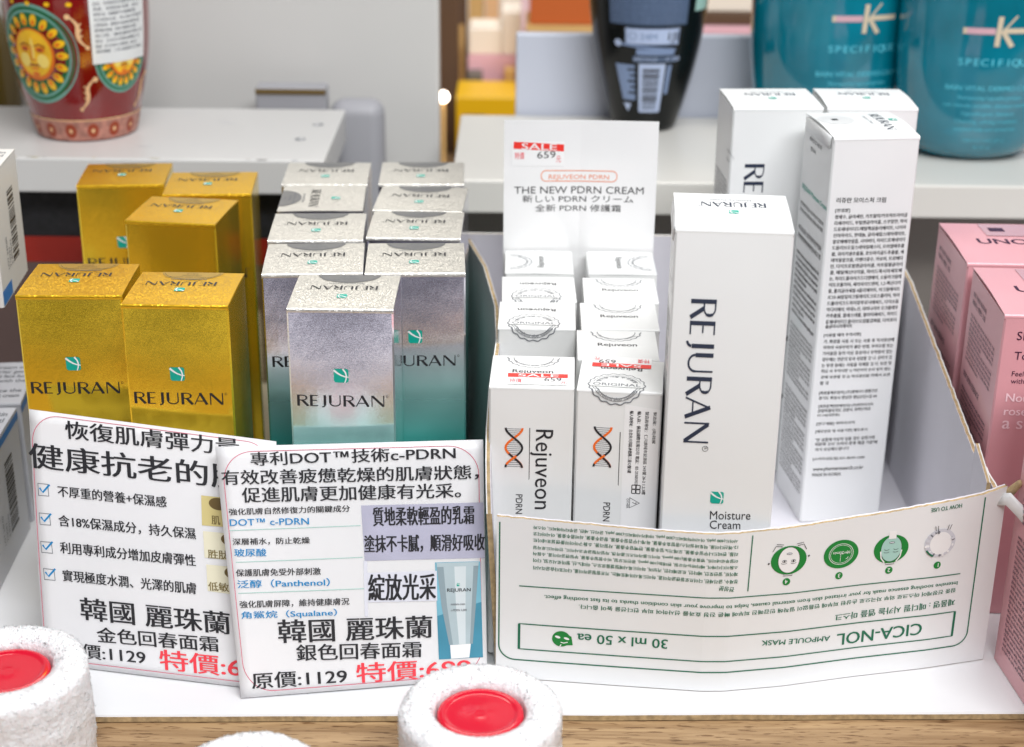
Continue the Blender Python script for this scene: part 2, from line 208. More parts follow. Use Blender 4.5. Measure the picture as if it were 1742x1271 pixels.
def flakes(m, scale, amt):     # metallic flakes: every small cell tilts its own way
    n = m.node_tree.nodes; l = m.node_tree.links; p = n['Principled BSDF']; lk = p.inputs['Normal'].links[0]; bump = lk.from_socket
    t = n.new('ShaderNodeTexCoord'); v = n.new('ShaderNodeTexVoronoi'); v.inputs['Scale'].default_value = scale; l.new(t.outputs['Object'], v.inputs['Vector'])
    a = n.new('ShaderNodeVectorMath'); a.operation = 'SUBTRACT'; a.inputs[1].default_value = (.5, .5, .5); l.new(v.outputs['Color'], a.inputs[0])
    s = n.new('ShaderNodeVectorMath'); s.operation = 'SCALE'; s.inputs['Scale'].default_value = amt; l.new(a.outputs[0], s.inputs[0])
    d = n.new('ShaderNodeVectorMath'); d.operation = 'ADD'; l.new(s.outputs[0], d.inputs[0]); l.new(bump, d.inputs[1])
    q = n.new('ShaderNodeVectorMath'); q.operation = 'NORMALIZE'; l.new(d.outputs[0], q.inputs[0]); l.new(q.outputs[0], p.inputs['Normal'])
flakes(MAT['gold_foil'], 3400, .022); flakes(MAT['silver_foil'], 3400, .018); flakes(MAT['gold_lid'], 2600, .26); flakes(MAT['silver_lid'], 2600, .28)
mat('seal_silver', (.30, .30, .30, 1), .38, .9, bump=[(1400, .4, .0001)])
mat('seal_gold', (.62, .42, .10, 1), .4, .9, bump=[(1400, .4, .0001)])
mat('seal_clear', (.66, .66, .66, 1), .3)
mat('ink', (.018, .018, .022, 1), .45); mat('navy', (.02, .03, .06, 1), .4); mat('gy', (.17, .18, .20, 1), .5); mat('palegy', (.62, .63, .68, 1), .5)
mat('blue', lin(0, 130, 190), .45); mat('red', lin(232, 62, 74), .45); mat('salered', lin(232, 48, 38), .45); mat('redline', lin(205, 95, 120), .5)
mat('green', lin(10, 105, 75), .45); mat('leaf', lin(12, 128, 52), .45); mat('mint', lin(165, 205, 195), .5); mat('teal', lin(0, 165, 145), .4); mat('white', (.85, .85, .85, 1), .4)
mat('orange', lin(235, 140, 95), .45); mat('deeporange', lin(240, 110, 30), .45); mat('olive', lin(120, 105, 60), .5); mat('tan', lin(205, 190, 130), .5); mat('tanpale', lin(225, 220, 195), .5); mat('brown', lin(105, 85, 45), .5)
mat('photo_violet', lin(178, 178, 198), .4, var=(40, .12)); mat('photo_pale', lin(215, 217, 228), .4); mat('photo_teal', lin(120, 180, 200), .4, var=(50, .12)); mat('tube_print', lin(175, 192, 198), .4, var=(60, .08))
mat('photo_teal_deep', lin(70, 140, 165), .4, var=(60, .1)); mat('tube_dark', lin(140, 158, 166), .4); mat('tube_light', lin(208, 218, 222), .4)
mat('pink_card', (.69, .35, .385, 1), .34, var=(25, .03), bump=[(45, .1, .0006), (900, .05, .0001)], coat=.2)
mat('plum', lin(60, 25, 55), .4); mat('palepink', lin(245, 215, 222), .4)
mat('tealbottle', (.0, .23, .33, 1), .08, coat=1, trans=.3, var=(22, .25)); mat('k_gold', lin(205, 190, 165), .35); mat('k_pink', lin(205, 165, 175), .35); mat('aqua', lin(90, 195, 215), .4)
mat('blackbottle', (.004, .005, .005, 1), .22, coat=.1, spec=.25); mat('label_blue', lin(120, 140, 175), .4); mat('label_pale', lin(175, 190, 220), .4); mat('label_dim', lin(70, 88, 115), .4)
mat('redbottle', lin(125, 14, 12), .12, coat=.7, var=(60, .12)); mat('rim_green', lin(110, 165, 150), .4); mat('deep_green', lin(10, 100, 55), .4); mat('sun_yellow', lin(245, 190, 20), .4, var=(150, .12)); mat('sun_orange', lin(225, 110, 10), .4, var=(150, .15)); mat('cream', lin(235, 190, 140), .45); mat('sun_light', lin(250, 220, 110), .4)
mat('band', lin(175, 120, 105), .4, var=(260, .35)); mat('rosette', lin(150, 55, 20), .4)
mat('panel', lin(204, 203, 200), .5, var=(4, .03)); mat('panel_cool', lin(190, 195, 208), .5, var=(5, .03)); mat('shelf_white', lin(208, 206, 200), .3, var=(6, .04), bump=[(20, .05, .001)])
mat('grey_shadow_card', lin(160, 160, 165), .5); mat('slab', (.60, .595, .58, 1), .3, var=(8, .03))
mat('dark_box', (.007, .007, .009, 1), .7, var=(300, .6)); mat('hot_red', lin(150, 30, 12), .5, var=(30, .15)); mat('rust', lin(95, 75, 70), .6)
mat('warm_white', lin(250, 238, 222), .6); mat('warm_orange', lin(200, 100, 40), .6); mat('warm_pink', lin(235, 185, 195), .6); mat('yellow', lin(235, 185, 10), .4); mat('warm_brown', lin(95, 70, 50), .6); mat('gold_tan', lin(215, 175, 110), .6); mat('dark_grey', lin(112, 106, 100), .6); mat('olive_dark', lin(85, 68, 15), .25)
mat('foam', (.82, .82, .84, 1), .32, sss=.8, bump=[(480, 1, .0012), (1500, .6, .0005)], coat=.2); mat('red_cap', lin(196, 0, 38), .14, coat=.4, spec=.4)
mat('box_grey', (.55, .56, .60, 1), .4, var=(20, .03)); mat('stripe_blue', lin(25, 120, 195), .4); mat('cream_card', (.74, .72, .68, 1), .4, var=(20, .03))
mat('acrylic', (.84, .84, .84, 1), .12, coat=.8, bump=[(12, .25, .002)])
# wood with long grain and short dark pores
m = mat('wood', (.5, .34, .17, 1), .5); n = m.node_tree.nodes; l = m.node_tree.links; p = n['Principled BSDF']
t = n.new('ShaderNodeTexCoord'); mp = n.new('ShaderNodeMapping'); mp.inputs['Scale'].default_value = (9, 150, 150); mp.inputs['Rotation'].default_value = (0, 0, .03); l.new(t.outputs['Object'], mp.inputs[0])
nz = n.new('ShaderNodeTexNoise'); nz.inputs['Scale'].default_value = 1.5; nz.inputs['Detail'].default_value = 8; nz.inputs['Distortion'].default_value = .8; l.new(mp.outputs[0], nz.inputs['Vector'])
c = n.new('ShaderNodeValToRGB'); c.color_ramp.elements[0].color = lin(126, 96, 64); c.color_ramp.elements[1].color = lin(178, 148, 110); c.color_ramp.elements[0].position = .3; c.color_ramp.elements[1].position = .66; l.new(nz.outputs[0], c.inputs[0])
mp2 = n.new('ShaderNodeMapping'); mp2.inputs['Scale'].default_value = (120, 900, 900); mp2.inputs['Rotation'].default_value = (0, 0, .05); l.new(t.outputs['Object'], mp2.inputs[0])
n2 = n.new('ShaderNodeTexNoise'); n2.inputs['Scale'].default_value = 1; n2.inputs['Detail'].default_value = 3; l.new(mp2.outputs[0], n2.inputs['Vector'])
c2 = n.new('ShaderNodeValToRGB'); c2.color_ramp.elements[0].position = .34; c2.color_ramp.elements[1].position = .43; c2.color_ramp.elements[0].color = (.42, .34, .28, 1); c2.color_ramp.elements[1].color = (1, 1, 1, 1); l.new(n2.outputs[0], c2.inputs[0])
mx = n.new('ShaderNodeMix'); mx.data_type = 'RGBA'; mx.blend_type = 'MULTIPLY'; mx.inputs[0].default_value = 1; l.new(c.outputs[0], mx.inputs[6]); l.new(c2.outputs[0], mx.inputs[7]); l.new(mx.outputs[2], p.inputs['Base Color'])
b = n.new('ShaderNodeBump'); b.inputs['Strength'].default_value = .3; b.inputs['Distance'].default_value = .0004; l.new(n2.outputs[0], b.inputs['Height']); l.new(b.outputs[0], p.inputs['Normal'])

# ---------------------------------------------------------------- building helpers
def link(name, me, parent=None):
    o = bpy.data.objects.new(name, me); S.collection.objects.link(o)
    if parent: o.parent = parent
    return o
def obj(name, bm, mats, parent=None, smooth=False):
    me = bpy.data.meshes.new(name); bm.normal_update(); bm.to_mesh(me); bm.free()
    for x in ([mats] if isinstance(mats, str) else mats): me.materials.append(MAT[x])
    if smooth:
        for f in me.polygons: f.use_smooth = True
    return link(name, me, parent)
def tag(o, label, cat, group=None, kind=None):
    if kind: o['kind'] = kind
    else: o['label'] = label; o['category'] = cat
    if group: o['group'] = group
    return o
def thing(name, label, cat, loc=(0, 0, 0), yaw=0, group=None):
    o = link(name, None); o.empty_display_size = .01; o.location = loc; o.rotation_euler = (0, 0, yaw)
    return tag(o, label, cat, group)
def dup(root, label, loc, yaw):
    r = root.copy(); S.collection.objects.link(r); r.location = loc; r.rotation_euler = (0, 0, yaw); r['label'] = label
    for ch in root.children:
        c = ch.copy(); S.collection.objects.link(c); c.parent = r
        for g in ch.children:
            d = g.copy(); S.collection.objects.link(d); d.parent = c
    return r
def box_bm(x0, x1, y0, y1, z0, z1, bev=.0005, cuts=0, wob=0, seed=0, seg=2):
    bm = bmesh.new(); bmesh.ops.create_cube(bm, size=1)
    for v in bm.verts: v.co = Vector(((x0+x1)/2+v.co.x*(x1-x0), (y0+y1)/2+v.co.y*(y1-y0), (z0+z1)/2+v.co.z*(z1-z0)))
    if bev: bmesh.ops.bevel(bm, geom=list(bm.edges), offset=bev, segments=seg, affect='EDGES', profile=.5)
    return bm
def join(bm, bm2, mi=0):
    me = bpy.data.meshes.new('tmp'); bm2.to_mesh(me); bm2.free(); k = len(bm.faces); bm.from_mesh(me); bpy.data.meshes.remove(me); bm.faces.ensure_lookup_table()
    for f in bm.faces[k:]: f.material_index = mi
    return bm
def carton_body(w, d, h, bulge=.0004, seed=0):
    # four walls with rounded edges, panels bowed a little as card does
    bm = bmesh.new(); r = .0007; N = 8; Mz = 14; ring = []
    def side(p0, p1, nrm):
        out = []
        for i in range(N+1):
            t = i/N; q = p0.lerp(p1, t); out.append((q, nrm, math.sin(math.pi*t)))
        return out
    hw = w/2; pts = []
    cs = [Vector((-hw+r, 0, 0)), Vector((hw-r, 0, 0)), Vector((hw, r, 0)), Vector((hw, d-r, 0)), Vector((hw-r, d, 0)), Vector((-hw+r, d, 0)), Vector((-hw, d-r, 0)), Vector((-hw, r, 0))]
    for i, nr in ((0, (0, -1, 0)), (2, (1, 0, 0)), (4, (0, 1, 0)), (6, (-1, 0, 0))): pts += side(cs[i], cs[i+1], Vector(nr))
    rows = []
    for k in range(Mz+1):
        z = h*k/Mz; g = math.sin(math.pi*k/Mz); row = []
        for q, nr, s in pts:
            b = bulge*s*g
            row.append(bm.verts.new((q.x+nr.x*b, q.y+nr.y*b, z)))
        rows.append(row)
    n = len(pts)
    for a, b in zip(rows, rows[1:]):
        for i in range(n): bm.faces.new((a[i], a[(i+1) % n], b[(i+1) % n], b[i]))
    bm.faces.new(rows[0][::-1]); bm.faces.new(rows[-1])
    return bm
def lid_fn(h, d, lift, arch): return lambda u, y: h + lift*max(0, y/d) + arch*math.sin(math.pi*min(1, max(0, y/d)))
def lid_bm(w, d, zf, front=.0016):
    # top flap: folded over the front edge, free at the back
    bm = bmesh.new(); N, Mx = 10, 8; th = .0005; top = []; 
    prof = [(.00002, -front), (-.0001, -.0009), (.00005, -.0003), (.0006, .0001)]
    ys = [(y, dz, True) for y, dz in prof]+[(.0006+(d-.0006)*i/N, 0, False) for i in range(1, N+1)]
    for y, dz, fr in ys:
        top.append([bm.verts.new((-w/2+w*j/Mx, y, zf(0, max(y, 0))+(dz if fr else 0))) for j in range(Mx+1)])
    bot = [[bm.verts.new((v.co.x, max(v.co.y, .0006) if i < 4 else v.co.y-.0001*(i == len(ys)-1), v.co.z-th)) for v in r] for i, r in enumerate(top)]
    for a, b in zip(top, top[1:]):
        for j in range(Mx): bm.faces.new((a[j], a[j+1], b[j+1], b[j]))
    for a, b in zip(bot, bot[1:]):
        for j in range(Mx): bm.faces.new((a[j+1], a[j], b[j], b[j+1]))
    for a, b, c, e in zip(top, bot, top[1:], bot[1:]):
        bm.faces.new((a[0], c[0], e[0], b[0])); bm.faces.new((c[-1], a[-1], b[-1], e[-1]))
    for j in range(Mx): bm.faces.new((top[-1][j], top[-1][j+1], bot[-1][j+1], bot[-1][j])); bm.faces.new((top[0][j+1], top[0][j], bot[0][j], bot[0][j+1]))
    return bm
# ---- printing: flat shapes in millimetres laid on a face by a mapping function
TXT = {}
TC = bpy.data.curves.new('type_setter', 'FONT'); TC.size = 1; TC.resolution_u = 3; TO = bpy.data.objects.new('type_setter', TC)
def txt2d(s):
    if s not in TXT:
        TC.body = s; me = bpy.data.meshes.new_from_object(TO)
        V = [(v.co.x, v.co.y) for v in me.vertices]; F = [tuple(p.vertices) for p in me.polygons]
        F = [f if sum(V[f[i]][0]*V[f[(i+1) % len(f)]][1]-V[f[(i+1) % len(f)]][0]*V[f[i]][1] for i in range(len(f))) > 0 else f[::-1] for f in F]
        bpy.data.meshes.remove(me)
        x0 = min(v[0] for v in V); TXT[s] = ([(x-x0, y) for x, y in V], F, max(v[0] for v in V)-x0, min(v[1] for v in V), max(v[1] for v in V))
    return TXT[s]
def is_cjk(s): return sum(ord(ch) > 0x2E80 for ch in s) >= 2 or (len(s) == 1 and ord(s) > 0x2E80)
class Ink:
    def __init__(self, base=.06): self.P = []; self.base = base; self.k = 0
    def raw(self, V, F, mat, layer=0, d=0): self.P.append((V, F, mat, self.base+.035*layer+d))
    def text(self, s, u0, v0, u1, v1, h, mat='ink', bold=0, layer=1):
        V, F, w, y0, y1 = txt2d(s); cj = is_cjk(s); b = y0 if cj else 0; sy = h/((y1-b) if cj or not any(ch.islower() for ch in s) or any(ch in 'bdfhkltABCDEFGHIJKLMNOPQRSTUVWXYZ0123456789' for ch in s) else y1)
        L = math.hypot(u1-u0, v1-v0); ex = ((u1-u0)/L, (v1-v0)/L); ey = (-ex[1], ex[0]); sx = L/w
        for i in range(1+2*bold):
            o = (0, .022, -.022)[i]*h
            self.raw([(u0+ex[0]*(x*sx+o)+ey[0]*(y-b)*sy, v0+ex[1]*(x*sx+o)+ey[1]*(y-b)*sy) for x, y in V], F, mat, layer, .006*i)
    def line_text(self, s, u, v, h, mat='ink', bold=0, ang=0, layer=1, align=0):   # natural width
        V, F, w, y0, y1 = txt2d(s); W_ = w*h/(y1-(y0 if is_cjk(s) else 0)); c, s_ = math.cos(ang), math.sin(ang); u -= c*W_*align; v -= s_*W_*align
        self.text(s, u, v, u+c*W_, v+s_*W_, h, mat, bold, layer)
    def arc_text(self, s, cu, cv, R, a0, h, mat='gy', inside=False, layer=1):
        V, F, w, y0, y1 = txt2d(s); k = h/.7; A = w*k/R; out = []
        for x, y in V:
            if inside: a = a0-A/2+x*k/R; r = R-y*k
            else: a = a0+A/2-x*k/R; r = R+y*k
            out.append((cu+r*math.cos(a), cv+r*math.sin(a)))
        self.raw(out, F, mat, layer)
    def poly(self, pts, mat, layer=0): 
        a = sum(pts[i][0]*pts[(i+1) % len(pts)][1]-pts[(i+1) % len(pts)][0]*pts[i][1] for i in range(len(pts)))
        self.raw(pts if a > 0 else pts[::-1], [tuple(range(len(pts)))], mat, layer)
    def rect(self, u0, v0, u1, v1, mat, layer=0): self.poly([(u0, v0), (u1, v0), (u1, v1), (u0, v1)], mat, layer)
    def quad(self, q, mat, layer=0, n=10):
        V = []
        for j in range(n+1):
            for i in range(n+1):
                s, t = i/n, j/n; V.append(tuple((q[3][a]*(1-s)+q[2][a]*s)*(1-t)+(q[0][a]*(1-s)+q[1][a]*s)*t for a in (0, 1)))
        self.raw(V, [(j*(n+1)+i, j*(n+1)+i+1, (j+1)*(n+1)+i+1, (j+1)*(n+1)+i) for j in range(n) for i in range(n)], mat, layer)
    def grid(self, u0, v0, u1, v1, mat, n=12, layer=0):
        V = [(u0+(u1-u0)*i/n, v0+(v1-v0)*j/n) for j in range(n+1) for i in range(n+1)]
        self.raw(V, [(j*(n+1)+i, j*(n+1)+i+1, (j+1)*(n+1)+i+1, (j+1)*(n+1)+i) for j in range(n) for i in range(n)], mat, layer)
    def ellipse(self, cu, cv, ru, rv, mat, layer=0, n=40, rot=0, a0=0, a1=2*math.pi):
        c, s = math.cos(rot), math.sin(rot); full = abs(a1-a0-2*math.pi) < 1e-6; P = []
        for i in range(n if full else n+1):
            a = a0+(a1-a0)*i/n; x, y = ru*math.cos(a), rv*math.sin(a); P.append((cu+x*c-y*s, cv+x*s+y*c))
        V = [(cu, cv)]+P; k = len(P); self.raw(V, [(0, 1+i, 1+(i+1) % k) for i in range(k if full else k-1)], mat, layer)
    def stroke(self, pts, w, mat, layer=0, step=None, w1=None, closed=False):
        if closed: pts = list(pts)+[pts[0]]
        if step:
            q = [pts[0]]
            for a, b in zip(pts, pts[1:]):
                n = max(1, int(math.hypot(b[0]-a[0], b[1]-a[1])/step)); q += [(a[0]+(b[0]-a[0])*i/n, a[1]+(b[1]-a[1])*i/n) for i in range(1, n+1)]
            pts = q
        n = len(pts); V = []
        for i, p in enumerate(pts):
            a = pts[i-1] if i else (pts[-2] if closed else pts[i]); b = pts[i+1] if i < n-1 else (pts[1] if closed else pts[i])
            dx, dy = b[0]-a[0], b[1]-a[1]; L = math.hypot(dx, dy) or 1; ww = (w if w1 is None else w+(w1-w)*i/(n-1))/2
            V += [(p[0]-dy/L*ww, p[1]+dx/L*ww), (p[0]+dy/L*ww, p[1]-dx/L*ww)]
        self.raw(V, [(2*i+1, 2*i+3, 2*i+2, 2*i) for i in range(n-1)], mat, layer)
    def ring(self, cu, cv, ru, rv, w, mat, layer=0, n=48, rot=0, wave=0, nw=0):
        P = []
        for i in range(n):
            a = 2*math.pi*i/n; k = 1+wave*math.cos(nw*a); x, y = ru*k*math.cos(a), rv*k*math.sin(a); P.append((cu+x*math.cos(rot)-y*math.sin(rot), cv+x*math.sin(rot)+y*math.cos(rot)))
        self.stroke(P, w, mat, layer, closed=True)
    def rrect(self, u0, v0, u1, v1, r, w, mat, layer=0, step=3):
        P = []
        for cx, cy, a in ((u1-r, v1-r, 0), (u0+r, v1-r, 90), (u0+r, v0+r, 180), (u1-r, v0+r, 270)): P += [(cx+r*math.cos(RAD(a+9*i)), cy+r*math.sin(RAD(a+9*i))) for i in range(11)]
        self.stroke(P, w, mat, layer, step=step, closed=True)
    def barcode(self, u0, v0, u1, v1, mat='ink', layer=0, vertical=False):
        rnd = random.Random(int(u0*100+v0)); lo, hi = (v0, v1) if vertical else (u0, u1); t = lo; un = (hi-lo)/62
        while t < hi-un:
            w = un*rnd.choice((1, 1, 2, 3))
            self.grid(*((u0, t, u1, min(t+w, hi)) if vertical else (t, v0, min(t+w, hi), v1)), mat, 5, layer); t += w+un*rnd.choice((1, 1, 2))
    def build(self, name, parent, mapf, kind=None):
        me = bpy.data.meshes.new(name); V = []; F = []; MI = []; names = []
        for i, (v, f, m, off) in enumerate(self.P):
            if m not in names: names.append(m)
            k = len(V); off += .0015*(i % 9)
            V += [mapf(x, y, off) for x, y in v]; F += [tuple(a+k for a in q) for q in f]; MI += [names.index(m)]*len(f)
        me.from_pydata([tuple(c/1000 for c in p) for p in V], [], F); me.polygons.foreach_set('material_index', MI)
        for x in names: me.materials.append(MAT[x])
        me.update()
        return link(name, me, parent)
# brand letters: thick and thin strokes, 1 unit high
def arc(cx, cy, rx, ry, a, b, n=14): return [(cx+rx*math.cos(RAD(a+(b-a)*i/n)), cy+ry*math.sin(RAD(a+(b-a)*i/n))) for i in range(n+1)]
TK, TN = .138, .058
GL = {
 'R': (.62, [([(.09, 0), (.09, 1)], TK), ([(.16, .965)]+arc(.30, .745, .235, .22, 90, -90)+[(.16, .525)], TN), ([(.47, .86)]+arc(.43, .745, .095, .15, 50, -50, 6)+[(.47, .63)], .10), ([(.30, .53), (.60, 0)], .145)]),
 'E': (.48, [([(.09, 0), (.09, 1)], TK), ([(.16, .967), (.45, .967)], TN), ([(.16, .52), (.40, .52)], TN), ([(.16, .033), (.45, .033)], TN)]),
 'J': (.40, [([(.27, 1), (.27, .12)], TK), (arc(.08, .10, .19, .17, 0, -80, 8), .09)]),
 'U': (.70, [([(.09, 1), (.09, .30)], TK), (arc(.35, .30, .265, .27, 180, 360, 18), .075), ([(.615, 1), (.615, .30)], TN)]),
 'A': (.72, [([(.02, 0), (.34, .98)], TN), ([(.32, 1), (.66, 0)], TK), ([(.13, .30), (.52, .30)], TN)]),
 'N': (.78, [([(.07, 0), (.07, 1)], TN), ([(.09, .97), (.68, .03)], TK), ([(.70, 0), (.70, 1)], TN)]),
}
def brand(ink, u0, v0, u1, v1, h, mat='ink', layer=1, reg=True):
    tot = sum(GL[c][0]+.07 for c in 'REJURAN')-.07; L = math.hypot(u1-u0, v1-v0); ex = ((u1-u0)/L, (v1-v0)/L); ey = (-ex[1], ex[0]); sx = L/tot; x = 0
    f = lambda a, b: (u0+ex[0]*a*sx+ey[0]*b*h, v0+ex[1]*a*sx+ey[1]*b*h)
    for c in 'REJURAN':
        w, st = GL[c]
        for j, (pts, t) in enumerate(st):
            # widths are measured in letter units, so expand before mapping
            tmp = Ink(); tmp.stroke(pts, t, mat); V, F, _, _ = tmp.P[0]; ink.raw([f(x+a, b) for a, b in V], F, mat, layer, .004*j)
        x += w+.07
    if reg:
        a, b = f(tot+.11, .93); ink.ring(a, b, .09*h, .09*h, .022*h, mat, layer, n=16)
def emblem(ink, u, v, s, flip=1, rot=0, layer=1):
    c, sn = math.cos(rot), math.sin(rot); f = lambda p: (u+(p[0]*c-p[1]*sn)*s, v+(p[0]*sn+p[1]*c)*s)
    P = []
    for cx, cy, a, r in ((.5, .5, 0, .16), (-.5, .5, 90, .05), (-.5, -.5, 180, .2), (.5, -.5, 270, .16)):
        sx, sy = (1 if cx > 0 else -1), (1 if cy > 0 else -1); P += [(cx-sx*r+r*math.cos(RAD(a+18*i)), cy-sy*r+r*math.sin(RAD(a+18*i))) for i in range(6)]
    ink.poly([f(p) for p in P], 'teal', layer)
    ink.stroke([f(p) for p in [(-.5, .42), (-.25, .2), (.0, .04), (.25, -.06), (.51, -.1)]], .15*s, 'white', layer+1, w1=.07*s)
    ink.stroke([f(p) for p in [(.12, .51), (.3, .25), (.36, .0), (.33, -.25), (.24, -.5)]], .12*s, 'white', layer+2, w1=.07*s)
def bow(a, L, v, h, bulge): return bulge*1000*math.sin(math.pi*min(1, max(0, a/L/1000)))*math.sin(math.pi*min(1, max(0, v/h/1000)))
def face_front(w, h, bulge=.0004): return lambda u, v, o: (u, -o-bow(u+w*500, w, v, h, bulge), v)
def face_left(w, d, h, bulge=.0004): return lambda u, v, o: (-w*500-o-bow(-u, d, v, h, bulge), -u, v)
def face_right(w, d, h, bulge=.0004): return lambda u, v, o: (w*500+o+bow(u, d, v, h, bulge), u, v)
def face_top(zf): return lambda u, v, o: (u, v, zf(u/1000, v/1000)*1000+o)
def microtext(ink, u0, v0, u1, v1, n, mat, seed, ang=None, layer=0, words=None):
    # lines of small print at their true size
    rnd = random.Random(seed); h = (v0-v1)/n
    for i in range(n):
        s = ' '.join(rnd.choice(words) for _ in range(9))[:rnd.randint(40, 56) if i % 5 != 4 else 28]
        ink.text(s.strip(), u0, v0-h*(i+.8), u0+(u1-u0)*(1 if i % 5 != 4 else .55), v0-h*(i+.8), h*.66, mat, 1, layer)
KOW = ['피부에', '진정', '보습', '크림', '사용', '적당량을', '덜어', '바르고', '흡수', '건강한', '수분', '성분', '안색', '케어', '탄력', '펴', '준다']
ENW = ['skin', 'moisture', 'cream', 'apply', 'an', 'adequate', 'amount', 'to', 'the', 'face', 'and', 'gently', 'pat', 'for', 'absorption', 'with', 'care', 'barrier']

# ---------------------------------------------------------------- the setting
def struct(name, bm, m, smooth=False): return tag(obj(name, bm, m, smooth=smooth), None, None, kind='structure')
struct('wooden_shelf', box_bm(-.9, .9, .30, 2.6, -.03, -.0035, .001), 'wood')
bm = bmesh.new()
def board_edge(x): return .5238+(.009/.36)*x+.0004*noise.noise(Vector((x*40, 0, 0)))
N = 160; xs = [-.9+1.8*i/N for i in range(N+1)]
rows = [[bm.verts.new((x, board_edge(x)+dy, z)) for x in xs] for dy, z in ((0.0009, -.0034), (0, -.0030), (.0, -.0007), (.0004, 0))]+[[bm.verts.new((x, .96, 0)) for x in xs]]
for k, (a, b) in enumerate(zip(rows, rows[1:])):
    for i in range(N): bm.faces.new((a[i], a[i+1], b[i+1], b[i])).material_index = 1 if k < 2 else 0
struct('white_shelf_board', bm, ['board_white', 'kraft'])
struct('back_shelf', box_bm(-.034, .62, .852, 1.0, .099, .1178, .0012), 'shelf_white')
struct('shelf_support', box_bm(-.030, .60, .90, .985, 0, .0985, .001), 'dark_grey')
struct('grey_back_panel', box_bm(-.62, -.0475, 1.004, 1.022, -.003, .46, .002), 'panel')
struct('low_back_panel', box_bm(.0002, .64, 1.003, 1.012, -.003, .168, .0012), 'panel_cool')

# ---------------------------------------------------------------- foil boxes
def foil_box(kind):
    b = D['boxes']['F' if kind == 'silver' else 'G2']; w, d, h = b['w'], .0392 if kind == 'silver' else .0385, b['h']
    t = thing(kind+'_cosmetic_box', '', 'cosmetic box', (b['x'], b['y'], .0003), b['yaw'], kind+' cosmetic boxes')
    zf = lid_fn(h, d, 0, .0003)
    obj('body', carton_body(w, d, h-.0006, .0005), kind+'_foil', t); obj('lid', lid_bm(w-.0002, d, zf), kind+'_lid', t)
    q = D[kind]; k = Ink(.12); _, a0, b0, a1, b1, hh, _, _ = q['txt']; brand(k, a0, b0, a1, b0, hh*.92)
    k.line_text('30 ml / 1.01 fl. oz.', 0, b0-70, 1.5, 'ink', align=.5)
    k.build('front_lettering', t, face_front(w, h, .0005))
    k = Ink(.12); emblem(k, q['mark'][0], q['mark'][1], 5.7); k.build('emblem', t, face_front(w, h, .0005))
    k = Ink(.12); _, a0, b0, a1, b1, hh, _, _ = q['tt']; m_ = (b0+b1)/2; brand(k, a0, m_-2, a1, m_-2, 4.4)
    k.line_text('SKIN REPAIR CREAM', 0, m_+1.6, 1.1, 'gy', ang=math.pi, align=.5)
    emblem(k, q['mt'][0], q['mt'][1]-1.6, 4.0, rot=math.pi)
    k.build('top_lettering', t, face_top(zf))
    k = Ink(.1); k.ellipse(0, d*1000, 12.5, 9.6, 'seal_'+kind, 0, a0=math.pi, a1=2*math.pi)
    for i, s in enumerate(('정품인증', 'ORIGINAL', 'no refund after opening')): k.line_text(s, 0, d*1000-1.4-2.2*i, 1.25, 'gy' if kind == 'silver' else 'brown', ang=math.pi, align=.5)
    s_ = Ink(.1); k.ring(0, d*1000, 11.4, 8.6, .25, 'gy' if kind == 'silver' else 'brown', 1); k.P[-1] = (k.P[-1][0], [f for f in k.P[-1][1] if max(k.P[-1][0][i][1] for i in f) < d*1000-.1], *k.P[-1][2:])
    k.build('seal_sticker', t, face_top(zf))
    return t
SB = foil_box('silver'); SB['label'] = 'foremost silver box, standing alone in front of the two silver columns'
lab = {'L1': 'first silver box of the left column, partly behind the foremost silver box', 'R1': 'first silver box of the right column, its teal lower half exposed', 'L2': 'second silver box in the left silver column, next behind the first',
 'R2': 'second silver box in the right silver column, next behind the first', 'L3': 'silver box whose top lettering is turned sideways, third in the left column', 'R3': 'third silver box in the right silver column, second from its back',
 'L4': 'rearmost silver box of the left column, beside the flat white gift box', 'R4': 'rearmost silver box of the right column, near the grey back panel'}
for k, s in lab.items():
    b = D['boxes'][k]
    if k == 'L3': c, s_ = math.cos(b['yaw']), math.sin(b['yaw']); dup(SB, s, (b['x']+.0196*c-.0196*s_, b['y']+.0196*s_+.0196*c, .0003), b['yaw']+math.pi/2)
    else: dup(SB, s, (b['x'], b['y'], .0003), b['yaw'])
GB = foil_box('gold'); GB['label'] = 'front right gold box, its whole right side uncovered'
for k, s in {'G1': 'front left gold box behind the price sign with check marks', 'G3': 'rear left gold box, farthest back of the gold boxes', 'G4': 'rear right gold box behind the turned gold box', 'G5': 'gold box in the middle row, turned to show its right side'}.items():
    b = D['boxes'][k]; dup(GB, s, (b['x'], b['y'], .0003), b['yaw'])

